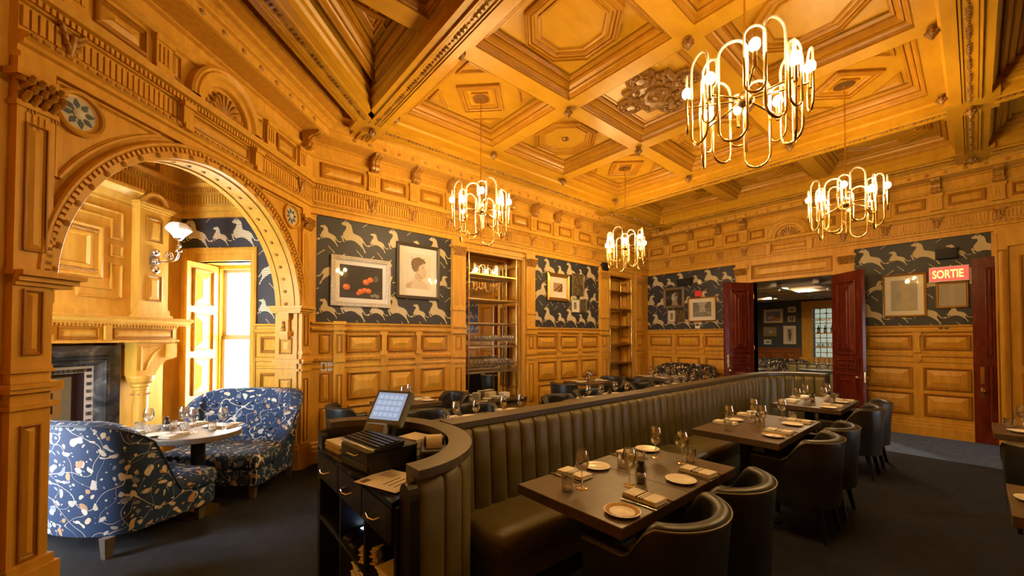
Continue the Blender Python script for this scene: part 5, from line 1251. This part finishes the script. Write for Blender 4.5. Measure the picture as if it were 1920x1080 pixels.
NAP = [[(1.86,1.13),(2.47,1.13),(1.86,1.60),(2.47,1.60)], [(4.09,1.145),(4.74,1.155),(4.10,1.60),(4.70,1.60)], [(6.15,1.15),(6.76,1.14),(6.09,1.60),(6.60,1.60)]]
for t in range(3):
    for s, (x, y) in enumerate(NAP[t]):
        f = 1 if s < 2 else -1; rz = 0 if f > 0 else PI; w_ = '%s, %s' % (TN[t], SEAT[s]); j = rnd.uniform(-.06,.06)
        ware('napkin', x, y, ZT_, rz+j, 'folded cream napkin with dark stripes on the ' + w_, 'striped napkins')
        ware('knife', x+f*.085, y-f*.01, ZT_, rz+j*.5, 'silver knife beside the napkin on the ' + w_, 'table knives'); ware('fork', x-f*.085, y-f*.02, ZT_, rz-j*.5, 'silver fork beside the napkin on the ' + w_, 'table forks')
        px_ = x-f*.215
        if t == 0 and s == 0: ware('pplate', px_-.01, y-.02, ZT_, 0, 'ochre patterned side plate at the corner of the nearest banquette table', 'side plates')
        elif t == 1 and s == 0: ware('pplate', px_, y-.02, ZT_, 1, 'ochre patterned side plate on the middle banquette table', 'side plates')
        else: ware('plate', px_, y, ZT_, 0, 'plain white side plate on the ' + w_, 'side plates')
GL = [dict(wine=[(1.735,1.44),(1.966,1.285),(2.575,1.47),(2.585,1.285)], tumbler=[(1.655,1.475),(2.223,1.502),(2.669,1.269),(2.36,1.46)], mill=[(2.059,1.269)], salt=[(2.14,1.33)]),
      dict(wine=[(3.901,1.491),(4.543,1.498),(4.143,1.295),(4.728,1.295)], tumbler=[(3.82,1.47),(4.475,1.46),(4.215,1.33),(4.80,1.22)], mill=[(4.40,1.407)], salt=[(4.31,1.43)]),
      dict(wine=[(5.93,1.46),(6.30,1.27),(6.45,1.50),(6.80,1.33)], tumbler=[(5.98,1.37),(6.37,1.20),(6.55,1.45),(6.87,1.25)], mill=[(6.294,1.385)], candle=[(6.62,1.297)])]
ORD = ['first', 'second', 'third', 'fourth']
for t, g in enumerate(GL):
    for kind, L in g.items():
        L = sorted(L)
        for i, (x, y) in enumerate(L):
            nm = dict(wine='clear stemmed wine glass', tumbler='short clear water tumbler', mill='black topped pepper mill', salt='small glass salt cellar', candle='cream votive candle')[kind]
            ware(kind, x, y, ZT_, rnd.random()*6, nm + (', %s from the camera end,' % ORD[i] if len(L) > 1 else '') + ' on the ' + TN[t], nm + 's on the banquette tables' if len(L) > 1 else None)
# ============================================================ TUB CHAIRS AND SOFAS
def smooth(t): t = min(max(t,0),1); return t*t*(3-2*t)
def shell(W, D, hb, ha, th, flare, zb, zi, ya, yb, tuft=0, pitch=.14, ns=8, nb=20, fr=-.46, cy=.08, power=1):
    st = []
    for k in range(ns): st.append((-W/2, D*(fr+(cy-fr)*k/ns), -1, 0))
    for k in range(nb+1):
        a = PI*k/nb; st.append((-W/2*math.cos(a), D*cy+D*(.5-cy)*math.sin(a), -math.cos(a)*(D*(.5-cy)), math.sin(a)*W/2))
    for k in range(ns-1, -1, -1): st.append((W/2, D*(fr+(cy-fr)*k/ns), 1, 0))
    L = []; edge = []; s = 0; prev = None; nin = 10 if tuft else 3
    for x, y, nx, ny in st:
        l = math.hypot(nx, ny); nx, ny = nx/l, ny/l
        if prev: s += math.hypot(x-prev[0], y-prev[1])
        prev = (x, y)
        h = ha+(hb-ha)*smooth((y/D-ya)/(yb-ya))**power; fl = lambda z: flare*max(0,(z-zb)/(hb-zb))**1.5
        R_ = [(0,zb),(fl(zb+(h-zb)*.5),zb+(h-zb)*.5),(fl(h),h-.03),(fl(h)-.004,h-.012),(fl(h)-th*.25,h),(fl(h)-th*.75,h),(fl(h)-th+.004,h-.014)]
        for k in range(nin+1):
            z = h-.03-(h-.03-zi)*k/nin; bu = 0
            if tuft and z > zi+.02: a_, b_ = s/pitch, z/pitch; bu = tuft*(abs(math.sin(PI*(a_+b_)*.5))*abs(math.sin(PI*(a_-b_)*.5)) - .55)*min(1, (z-zi)/.1)
            R_.append((fl(z)-th-bu, z))
        R_.append((-th, zb))
        L.append([(x+nx*o, y+ny*o, z) for o, z in R_]); edge.append((x+nx*(fl(h)+.002), y+ny*(fl(h)+.002), h-.016))
    return L, edge
def tapered_leg(b, x, y, z1, w0, w1, dx=0, dy=0):
    b.loops([[(x+dx+sx*w1,y+dy+sy*w1,0) for sx,sy in ((-1,-1),(1,-1),(1,1),(-1,1))],[(x+sx*w0,y+sy*w0,z1) for sx,sy in ((-1,-1),(1,-1),(1,1),(-1,1))]], True, True)
def tub_chair(m='leatherg'):
    r = thing('tub_chair', '', 'chair')
    W_, D_ = .56, .56
    L, e = shell(W_, D_, .80, .63, .075, .03, .27, .40, -.05, .22, .014, .15)
    b = MB(); b.loops(L, True, True); b.build('back', M[m], r, 50)
    b = MB(); b.tube(e, .005, 6); b.build('piping', M['leather'], r, 60)
    b = MB(); P = lambda i, z: [(-.205+i,-.26+i,z),(.205-i,-.26+i,z),(.205-i,.06,z),(.15-i*.5,.17-i,z),(0,.21-i,z),(-.15+i*.5,.17-i,z),(-.205+i,.06,z)]
    b.loops([P(.02,.28), P(0,.30), P(0,.42), P(.015,.445), P(.06,.46)], True, True); b.build('seat', M[m], r, 50)
    for sx in (-1,1):
        b = MB(); tapered_leg(b, sx*.20, -.20, .30, .022, .014, sx*.01, -.02); b.build('leg', M['black'], r)
        b = MB(); tapered_leg(b, sx*.17, .17, .30, .022, .014, sx*.02, .06); b.build('leg', M['black'], r)
    return r
TC = None
def chair_at(x, y, rz, label, group):
    global TC
    if TC is None: TC = tub_chair(); TC.location = (x,y,0); TC.rotation_euler = (0,0,rz); return tag(TC, label, None, group)
    return dup(TC, (x,y,0), rz, label, group)
for t, row_ in enumerate(((1.84,2.47),(4.02,4.66),(6.14,6.80))):
    for k, x in enumerate(row_):
        chair_at(x, (1.03, .99, .99)[t], PI + rnd.uniform(-.05,.05), 'slate leather tub chair, %s of the pair drawn up to the %s' % (('camera-side one','farther one')[k], TN[t]), 'tub chairs along the banquette tables')
FAR = [(1.63,4.90,PI/2,'blue-grey tub chair left of the wall table beside the arch'), (2.98,4.95,-PI/2,'slate tub chair right of the wall table beside the arch'),
       (2.06,3.80,0,'tub chair back behind the host stand, before the wall table'), (2.74,3.80,0,'tub chair back below the mirrored shelf niche'),
       (4.05,3.66,0,'tub chair back seen left of its pair behind the banquette rail'), (4.85,3.78,0,'tub chair back seen right of its pair behind the banquette rail'),
       (5.40,4.80,PI/2,'navy tub chair left of the wall table between the niches'), (6.72,4.85,-PI/2,'slate tub chair right of the wall table between the niches'),
       (7.25,4.45,PI/2,'navy tub chair facing the far floral sofa'), (6.28,3.76,0,'dark tub chair back before the ladder shelf, nearer one'), (6.95,3.76,0,'dark tub chair back before the ladder shelf, farther one')]
for x, y, rz, lab in FAR: chair_at(x, y, rz, lab, 'tub chairs behind the banquette')
TW = [('wall table beside the arch', 1.95,2.68,4.58,5.22), ('wall table between the niches', 5.70,6.45,4.50,5.18), ('table before the far floral sofa', 7.65,8.30,3.95,4.85),
      ('table behind the near rail', 1.90,3.10,2.98,3.62), ('table behind the middle rail', 3.95,5.15,2.98,3.62), ('table behind the far rail', 6.0,7.2,2.98,3.62)]
for i, (nm, x0, x1, y0, y1) in enumerate(TW):
    table_mesh('dining_table', 'dark wood ' + nm, x0, x1, y0, y1, (0,), group='tables behind the banquette')
    cx, cy = (x0+x1)/2, (y0+y1)/2
    if i < 3:
        sp = [(cx-.24,cy,-PI/2),(cx+.24,cy,PI/2)] if i < 2 else [(cx-.22,cy-.2,-PI/2),(cx+.22,cy-.2,PI/2),(cx-.22,cy+.2,-PI/2),(cx+.22,cy+.2,PI/2)]
    else: sp = [(x0+.3,y1-.14,PI),(x1-.3,y1-.14,PI),(x0+.3,y0+.14,0),(x1-.3,y0+.14,0)]
    for k, (x, y, rz) in enumerate(sp):
        w_ = '%s, %s from the camera end' % (nm, ORD[k])
        ware('napkin', x, y, ZT_, rz, 'folded napkin on the ' + w_, 'napkins behind the banquette'); ware('plate', x-.165*math.cos(rz), y-.165*math.sin(rz), ZT_, 0, 'white side plate on the ' + w_, 'side plates behind the banquette')
        dx, dy = -math.sin(rz), math.cos(rz)
        ware('wine', x+dx*.15+dy*.10, y+dy*.15-dx*.10, ZT_, 0, 'wine glass on the ' + w_, 'wine glasses behind the banquette'); ware('tumbler', x+dx*.11+dy*.185, y+dy*.11-dx*.185, ZT_, 0, 'tumbler on the ' + w_, 'tumblers behind the banquette')
    ware('mill', cx+.03, cy+.1 if i < 3 else cy, ZT_, 0, 'pepper mill on the ' + nm, 'pepper mills behind the banquette')
# floral sofas
def sofa(m='floral', W_=1.06, D_=.82):
    r = thing('floral_sofa', '', 'sofa')
    L, e = shell(W_, D_, 1.0, .37, .13, .13, .15, .40, -.12, .44, .030, .17, 12, 30, -.22, .20, .62)
    b = MB(); b.loops(L, True, True); b.build('back', M[m], r, 70)
    b = MB(); b.tube(e, .008, 6); b.build('piping', M['lining'], r, 60)
    hx = W_/2
    def P(i, z): return [(-hx+i+.03,-D_/2+i,z),(hx-i-.03,-D_/2+i,z),(hx-i,-D_/2+.05+i,z),(hx-i,.02,z),(hx-.12,.12,z),(-hx+.12,.12,z),(-hx+i,.02,z),(-hx+i,-D_/2+.05+i,z)]
    b = MB(); b.loops([P(.01,.14), P(.0,.16), P(0,.29), P(.01,.30)], True, True); b.build('base', M[m], r, 40)
    b = MB(); b.loops([P(.012,.302), P(-.008,.32), P(-.008,.40), P(.01,.435), P(.07,.455), P(.16,.462)], True, True); b.build('seat_cushion', M[m], r, 50)
    for sx in (-1,1):
        for sy in (-1,1): b = MB(); tapered_leg(b, sx*(hx-.10), sy*(D_/2-.08)-.0, .15, .032, .022); b.build('leg', mat('grey_wood_leg', (.10,.085,.07), .5) if 'grey_wood_leg' not in bpy.data.materials else bpy.data.materials['grey_wood_leg'], r)
    # buttons
    btn = None
    for i in range(7):
        for j in range(3):
            a = PI*(.18+.64*(i+.5*(j%2))/6.5); rx, ry = W_/2-.135, D_*.30-.135
            x, y = -rx*math.cos(a), D_*.20+ry*math.sin(a); z = .55+.14*j; f = .12*((z-.15)/.85)**1.5
            loc = (x*(1+f/rx*.9), y+f*math.sin(a), z)
            if btn is None: b = MB(); b.sphere((0,0,0), .014, 8, 5); btn = b.build('button', M[m], r, 60); btn.location = loc
            else: inst(btn, loc, r)
    return r
sf = sofa()
def st_ang(fs, ft): # direction in S,t -> rz for local -y
    x, y, _ = ST(fs, ft, 0); return math.atan2(y, x) + PI/2
sf.location = ST(4.03, 3.37, 0); sf.rotation_euler = (0,0,st_ang(-.995,-.105)); tag(sf, 'blue floral tufted sofa under the alcove window', None, 'floral sofas')
dup(sf, ST(3.04, 3.535, 0), st_ang(.985,-.174), 'blue floral sofa seen from behind, next to the arch pilaster', 'floral sofas')
s3 = sofa('floralb', 1.24); s3.location = (8.72, 4.38, 0); s3.rotation_euler = (0,0,-PI/2); tag(s3, 'dark floral sofa against the far corner wall', None, 'floral sofas')
# oval alcove table
def oval():
    cS, ct = 3.40, 3.42; x0, y0, _ = ST(cS, ct, 0); r = thing('oval_table', 'pale topped oval table between the two blue floral sofas', 'table', (x0,y0,0), 3*PI/4)
    n = 40; e = lambda f, z: [((.58*f)*abs(math.cos(a))**.9*(1 if math.cos(a) > 0 else -1), (.37*f)*abs(math.sin(a))**.9*(1 if math.sin(a) > 0 else -1), z) for a in [2*PI*k/n for k in range(n)]]
    b = MB(); b.loops([e(.985,.69), e(1,.695), e(1,.735), e(.99,.74)], True, True); b.build('tabletop', noise_col(mat('limed_oak_top'), [(.3,(.16,.14,.12)),(.7,(.24,.21,.18))], (1,9,1), 6, 4, .03, (.3,.4)), r, 30)
    for s in (-1,1):
        b = MB(); b.lathe([(.055,.03),(.055,.69)], 20, (s*.24,0,0)); b.build('column', M['blackm'], r, 40); b = MB(); b.lathe([(.17,0),(.17,.018),(.065,.03),(.062,.07),(.058,.075)], 24, (s*.24,0,0)); b.build('foot', M['brassd'], r, 40)
    def w(u, v): x, y, _ = (Matrix.Rotation(3*PI/4, 3, 'Z') @ Vector((u,v,0))); return x0+x, y0+y
    an = 3*PI/4; k = 0
    for u, v, rz in ((-.38,-.2,0),(.02,-.22,0),(-.2,.2,PI),(.25,.18,PI)):
        k += 1; x, y = w(u, v); lab = 'oval alcove table, %s place' % ORD[k-1]
        ware('napkin', x, y, .741, an+rz, 'folded napkin on the ' + lab, 'alcove napkins'); x, y = w(u+.165, v*.95); ware('plate', x, y, .741, 0, 'white side plate on the ' + lab, 'alcove side plates')
        x, y = w(u-.05, v*.30); ware('wine', x, y, .741, 0, 'wine glass on the ' + lab, 'alcove wine glasses'); x, y = w(u+.05, v*.25); ware('tumbler', x, y, .741, 0, 'water tumbler on the ' + lab, 'alcove tumblers')
        x, y = w(u-.078, v*1.0); ware('knife', x, y, .741, an+rz, 'knife on the ' + lab, 'alcove knives')
    x, y = w(.06, .02); ware('mill', x, y, .741, 0, 'pepper mill on the oval alcove table', 'alcove mills'); x, y = w(.13, .03); ware('salt', x, y, .741, 0, 'salt cellar on the oval alcove table')
oval()
# right foreground: two tables and a chair at the frame edge
table_mesh('dining_table', 'wood table corner at the lower right edge of the photo', 3.02, 3.66, -1.1, -.10, (0,), group='tables at the right edge')
table_mesh('dining_table', 'wood table at the right edge in front of the mahogany door', 5.5, 6.18, -1.1, -.09, (0,), group='tables at the right edge')
chair_at(5.05, -.42, PI/2, 'tub chair cut by the right edge of the photo', 'chairs at the right edge')
ware('plate', 5.72, -.25, ZT_, 0, 'white side plate on the right edge table', None); ware('wine', 5.98, -.27, ZT_, 0, 'wine glass on the right edge table', None); ware('tumbler', 5.95, -.19, ZT_, 0, 'water tumbler on the right edge table', None); ware('plate', 3.35, -.2, ZT_, 0, 'white side plate on the lower right corner table', None)
# ============================================================ SHELF UNITS IN THE NICHES
def shelf_unit(x0, x1, yf, yb, zs, label, ztop=3.06):
    r = thing('brass_shelf', label, 'shelf', ((x0+x1)/2, (yf+yb)/2, .505)); cx, cy = (x0+x1)/2, (yf+yb)/2
    for x in (x0, x1):
        for y in (yf, yb): b = MB(); b.tube([(x-cx,y-cy,0),(x-cx,y-cy,ztop-.505)], .012, 8); b.build('post', M['brass'], r, 60)
    for z in zs: b = MB(); b.box(x0-cx-.02,x1-cx+.02,yf-cy-.01,yb-cy+.01,z-.505-.012,z-.505+.012); b.build('shelf_board', M['brassd'], r)
    for y in (yf, yb): b = MB(); b.tube([(x0-cx,y-cy,ztop-.505),(x1-cx,y-cy,ztop-.505)], .012, 8); b.build('top_bar', M['brass'], r, 60)
shelf_unit(3.74, 4.80, 5.53, 5.83, (2.70,2.27,1.85,1.44,1.0), 'brass frame shelf unit with rows of glasses before the mirror')
shelf_unit(7.66, 8.53, 5.50, 5.80, (2.70,2.28,1.88,1.44,1.0), 'empty brass ladder shelf unit in the far corner niche')
k = 0
for z, nr in ((1.4525,3),(1.0125,4)):
    for rr in range(nr):
        for i in range(13):
            x = 3.80+.078*i; y = 5.565+.075*rr; k += 1
            ware('wine', x, y, z, 0, 'wine glass, %s from the left, %s row of the %s glass shelf' % (['first','second','third','fourth','fifth','sixth','seventh','eighth','ninth','tenth','eleventh','twelfth','last'][i], ('front','second','third','back')[rr], 'upper' if z > 1.2 else 'lower'), 'wine glasses on the brass shelf', .93)
def stackware(x, y, n, label, m, r=.075, h=.012):
    t = thing('plate_stack', label, 'plates', (x,y,.505))
    for q in range(n): b = MB(); b.lathe([(r*.55,q*h),(r,q*h+h*1.0),(r*.97,q*h+h*1.15),(r*.5,q*h+h*.4)], 16); b.build('plate', M[m], t, 40)
stackware(3.84, 5.66, 5, 'low stack of patterned plates left in the niche', 'stone'); stackware(4.0, 5.68, 8, 'taller stack of patterned bowls in the niche', 'stone', .08, .016); stackware(4.37, 5.60, 4, 'short stack of cream plates right of the bowls', 'china'); stackware(4.19, 5.62, 2, 'pair of plates at the niche front', 'china', .085)
cloth(4.37, 5.77, .505, 'heap of folded white cloths at the back of the niche', 9, .2, .12, .3); cloth(4.60, 5.64, .505, 'neat pile of white napkins at the right of the niche', 8, .15, .14, .1)
b = MB(); b.loops([ [(3.80+.30*x, 5.45+.06*y, z) for x, y in ((.0,.5),(.1,.1),(.5,0),(.9,.1),(1,.5),(.9,.9),(.5,1),(.1,.9))] for z in (.505,.52)], True, True); tag(settle(b.build('serving_tray', M['china'])), 'white oval tray at the front of the niche counter', 'tray')
# ============================================================ DOORS
def door(name, hinge, ang, w, h, label, flip=1, m='mahog', th=.05):
    """leaf from the hinge along local +x, panels on both faces"""
    b = MB(); b.box(0, w, -th/2, th/2, .01, h); o = b.build(name, M[m]); o.location = (*hinge, 0); o.rotation_euler = (0,0,ang); struct(o, label)
    for s in (1, -1):
        F = (lambda s_: (lambda u, d, z: (u, s_*d, z)))(s)
        for z0, z1 in ((1.30,h-.16),(1.05,1.22),(.22,.97)):
            panel(F, .12, w-.12, z0, z1, th/2, o, m, .05)
            if z1-z0 > .5: panel(F, .22, w-.22, z0+.10, z1-.10, th/2+.012, o, m, .03)
        b = MB(F); b.box(w-.085, w-.04, th/2, th/2+.004, .98, 1.25); b.build('push_plate', M['brass'], o)
        b = MB(F); b.tube([(w-.06,th/2,.92),(w-.06,th/2+.045,.92)], .011, 8); b.sphere((w-.06,th/2+.055,.92), .024, 12, 8); b.build('door_knob', M['brass'], o, 50)
    b = MB(); b.box(w, w+.002, -.012, .012, .84, 1.02); b.build('lock_plate', M['brass'], o)
    for z in (.3, h/2, h-.3): b = MB(); b.tube([(0,th/2+.004,z-.05),(0,th/2+.004,z+.05)], .009, 8); b.build('hinge', M['brass'], o, 60)
    return o
door('door_1', (9.34, 3.07), math.radians(150), .69, 2.77, 'left leaf of the open mahogany double door')
door('door_2', (9.34, 1.72), math.radians(226), .69, 2.77, 'right leaf of the open mahogany double door')
door('door_3', (9.25, -.24), PI/2+.10, .30+.0, 2.82, 'mahogany door leaf with brass plate at the right edge') if 0 else None
b = MB(FR); b.box(-.20, .03, .03, .085, .01, 2.82); d3 = struct(b.build('door_3', M['mahog']), 'open mahogany door with brass plate near the right edge')
panel(FR, -.19, -.10, 1.3, 2.66, .085, d3, 'mahog', .03); panel(FR, -.19, -.10, .2, 1.2, .085, d3, 'mahog', .03)
b = MB(FR); b.box(-.075,-.035,.085,.09,.90,1.16); b.build('push_plate', M['brass'], d3); b = MB(FR); b.tube([(-.055,.085,.80),(-.055,.12,.80)], .01, 8); b.sphere((-.055,.135,.80), .026, 12, 8); b.box(-.075,-.035,.085,.089,.68,.85); b.build('door_knob', M['brass'], d3, 50)
b = MB(FR); b.box(-.32, -.20, 0, .09, 0, 2.95); b.box(-1.30, -1.16, 0, .09, 0, 2.95); b.box(-1.3,-.2,0,.09,2.95,3.2)
trim_3 = struct(b.build('trim_3', M['oak']), 'oak door casing at the right edge'); panel(FR, -.31, -.21, .3, 2.9, .09, trim_3)
b = MB(FR); b.box(-.225,-.205,.09,.10,1.95,3.15); b.build('brass_strip', M['brass'], trim_3)
b = MB(FR); b.box(-1.16, -.32, .0, .03, 0, 2.95); d4 = struct(b.build('door_4', M['oak']), 'closed oak door at the right edge')
for z0, z1 in ((1.2,2.8),(.25,1.1)): panel(FR, -1.05, -.42, z0, z1, .03, d4)
# ============================================================ ROOM BEYOND THE DOORWAY
X0, X1, Y0_, Y1_ = 9.62, 13.7, .2, 4.55
b = MB(); b.box(X0-.3, X1+.2, Y0_-.2, Y1_+.2, -.1, 0); struct(b.build('floor_lounge', M['carpet']), 'dark carpet of the room beyond the doorway')
b = MB(); b.box(X0, X1+.2, Y0_-.2, Y1_+.2, 2.78, 2.9)
cl = struct(b.build('ceiling_lounge', mat('pale_painted_ceiling', (.42,.36,.28), .6)), 'pale coffered ceiling of the room beyond the doorway')
for k in range(6): b = MB(); y = .6+.72*k; b.box(X0, X1, y-.05, y+.05, 2.68, 2.78); b.build('beam', cl.data.materials[0], cl)
for k in range(6): b = MB(); x = 9.95+.7*k; b.box(x-.05, x+.05, Y0_, Y1_, 2.685, 2.78); b.build('beam', cl.data.materials[0], cl)
for i in range(5):
    for j in range(4):
        if (i+j) % 2 == 0: b = MB(); b.lathe([(.02,0),(.035,-.02),(.02,-.05),(.003,-.07)], 8, (9.95+.7*i, 1.32+.72*j, 2.68)); b.build('pendant', cl.data.materials[0], cl, 40)
WY0, WY1, WZ0, WZ1 = 1.7, 2.98, 1.05, 2.42
b = MB(); b.box(X1, X1+.25, Y0_-.2, WY0, 0, 2.9); b.box(X1, X1+.25, WY1, Y1_+.2, 0, 2.9); b.box(X1, X1+.25, WY0, WY1, 0, WZ0); b.box(X1, X1+.25, WY0, WY1, WZ1, 2.9)
wl = struct(b.build('wall_lounge_far', M['navy']), 'navy wall hung with pictures beyond the doorway')
b = MB(); b.box(X0, X1, Y1_, Y1_+.2, 0, 2.9); struct(b.build('wall_lounge_left', M['navy']), 'navy side wall beyond the doorway'); b = MB(); b.box(X0, X1, Y0_-.2, Y0_, 0, 2.9); struct(b.build('wall_lounge_right', M['navy']), 'navy side wall beyond the doorway on the right')
FL = lambda u, d, z: (X1-d, u, z)
FL2 = lambda u, d, z: (u, Y1_-d, z)
b = MB(FL); b.box(WY1+.28, Y1_, 0, .03, 0, 1.30); b.sweep([(.03,1.25),(.06,1.26),(.06,1.30),(0,1.31)], WY1+.28, Y1_); M['redoak'] = wood('red_oak_lounge', (.20,.06,.015), (.26,.085,.02), (.32,.11,.03)); wb = b.build('wainscot', M['redoak'], wl)
for k in range(3): panel(FL, 3.32+.4*k, 3.66+.4*k, .3, 1.18, .03, wl, 'redoak')
b = MB(FL); b.box(WY0-.25, WY0, 0, .05, .85, 2.62); b.box(WY1, WY1+.25, 0, .05, .85, 2.62); b.box(WY0-.25, WY1+.25, 0, .06, 2.42, 2.64); b.box(WY0-.3, WY1+.3, 0, .10, .85, 1.05)
struct(b.build('trim_4', M['oak']), 'orange oak casing of the leaded window')
b = MB(FL); b.box(WY0, WY1, -.13, -.125, WZ0, WZ1); window_2 = struct(b.build('window_2', M['panegreen']), 'leaded glass window beyond the doorway')
b = MB(FL)
for k in range(10): y = WY0+(WY1-WY0)*k/9; b.tube([(y,-.12,WZ0),(y,-.12,WZ1)], .008, 5)
for k in range(11): z = WZ0+(WZ1-WZ0)*k/10; b.tube([(WY0,-.12,z),(WY1,-.12,z)], .008, 5)
b.build('leading', M['blackm'], window_2)
b = MB(FL)
for i in range(0, 10):
    for j in range(0, 11):
        if (i+j) % 2 == 0: b.lathe([(.03,-.006),(.038,-.006),(.038,.006),(.03,.006)], 8, (0,0,0)) if 0 else b.box(WY0+(WY1-WY0)*i/9-.025, WY0+(WY1-WY0)*i/9+.025, -.118, -.108, WZ0+(WZ1-WZ0)*j/10-.025, WZ0+(WZ1-WZ0)*j/10+.025)
b.build('lead_rosettes', M['brassd'], window_2)['kind'] = 'stuff'
for z, nm in ((1.35,'lower'),(1.72,'middle'),(2.10,'upper')):
    b = MB(FL); b.box(WY0+.01, WY1-.01, -.10, .02, z-.012, z+.012); tag(settle(b.build('glass_shelf', M['brassd'])), nm + ' thin shelf across the leaded window', 'shelf', 'shelves in the leaded window')
gbot = mat('green_bottle_glass', (.02,.05,.02), .1)
for k in range(7):
    t = thing('bottle', 'dark bottle on the middle window shelf, %s from the left' % ['first','second','third','fourth','fifth','sixth','seventh'][k], 'bottle', FL(2.86-.15*k, -.03, 1.7325), 0, 'bottles in the leaded window')
    b = MB(); b.lathe([(.03,0),(.035,.004),(.035,.12),(.012,.16),(.011,.22),(.013,.222)], 12); b.build('body', gbot, t, 50); b = MB(); b.lathe([(.0355,.03),(.0355,.10)], 12, cap=False); b.build('label_band', M['paperw'], t, 50)
for k in range(7): ware('tumbler', FL(2.86-.1*k, -.03, 0)[0], 2.86-.1*k, 1.3635, 0, 'small glass on the lower window shelf, %s from the left' % ['first','second','third','fourth','fifth','sixth','seventh'][k], 'glasses in the leaded window')
ga = gold
picture(FL, 3.68, 4.22, 2.02, 2.48, 'still', 'colourful still life with gold frame beyond the doorway', ga, .035, .05)
picture(FL, 3.36, 3.58, 2.33, 2.52, 'view', 'tiny grey view print in the top row beyond the doorway', ga, .02, .035)
picture(FL, 3.38, 3.58, 2.05, 2.25, 'figure', 'small square portrait under the tiny view print beyond the doorway', ga, .02, .0)
picture(FL, 3.86, 4.22, 1.62, 1.95, 'horses', 'gold framed painting of pale horses beyond the doorway', ga, .03, .0)
picture(FL, 3.36, 3.70, 1.40, 1.97, 'tree', 'tall cream mounted tree print beside the leaded window', ga, .02, .07)
picture(FL, 4.00, 4.20, 1.40, 1.55, 'view', 'tiny landscape print lowest on the navy wall', M['white'], .015, .03)
picture(FL2, 12.9, 13.3, 2.15, 2.5, 'view', 'small print on the navy side wall, upper', ga, .02, .05)
picture(FL2, 12.85, 13.35, 1.40, 1.95, 'interior', 'dark interior painting on the navy side wall, lower', ga, .03, .0)
dup(s3, (12.98, 3.66, 0), -PI/2, 'orange and black floral sofa in the room beyond the doorway', 'floral sofas')
def lounge_bench():
    r = thing('lounge_banquette', 'olive leather banquette in the room beyond the doorway', 'banquette', (12.3, 2.3, 0)); b = MB(); b.box(-.08,.08,-1.2,.9,0,.93); b.build('frame', M['black'], r); b = MB(); b.box(-.1,.1,-1.2,.9,.93,.96); b.build('rail', M['rail'], r)
    c0 = chan_mesh(.1, .93, .20, .03, 0).build('back_channel', M['leather'], r, 60)
    for k in range(10):
        if k == 0: c0.location = (-.08,-1.08,0); c0.rotation_euler = (0,0,-PI/2)
        else: inst(c0, (-.08,-1.08+.21*k,0), r, (0,0,-PI/2))
lounge_bench()
table_mesh('dining_table', 'table in the room beyond the doorway, before the floral sofa', 12.0, 12.5, 3.5, 4.2, (0,)); chair_at(11.6, 3.8, PI/2, 'tub chair in the room beyond the doorway', 'chairs beyond the doorway')
for k in range(4): ware('wine', 12.15+.1*k, 3.62+.14*k, ZT_, 0, '%s wine glass on the table beyond the doorway, from the right' % ORD[k], 'wine glasses beyond the doorway')
r = table_mesh('side_station', 'dark service table just beyond the doorway', 10.3, 10.7, 1.6, 2.5, (0,), .92, .05, 'black')
for k in range(4): ware('wine' if k % 2 else 'tumbler', 10.45, 1.95+.09*k, .921, 0, '%s glass on the service table beyond the doorway' % ORD[k], 'glasses on the service table', 1.2)
for i, (x, y) in enumerate(((10.12,2.56),(11.29,2.58),(12.6,1.24),(12.7,3.75))):  # last two are unseen extras, added to brighten the dark lounge
    t = thing('downlight', 'lit round ceiling downlight beyond the doorway, number %s from the door' % ORD[i], 'light', (x,y,2.765), 0, 'downlights beyond the doorway'); t['label'] = ('lit downlight beyond the doorway, ' + ('left of the pair in view','right of the pair in view','added fill before the leaded window','added fill before the hung pictures')[i])
    b = MB(); b.lathe([(.055,.012),(.06,.0),(.05,-.002),(.045,.008)], 16, cap=False); b.build('trim_ring', M['brass'], t, 40); b = MB(); b.lathe([(.045,.004),(.003,.0035)], 16); b.build('lamp_face', M['down'], t)
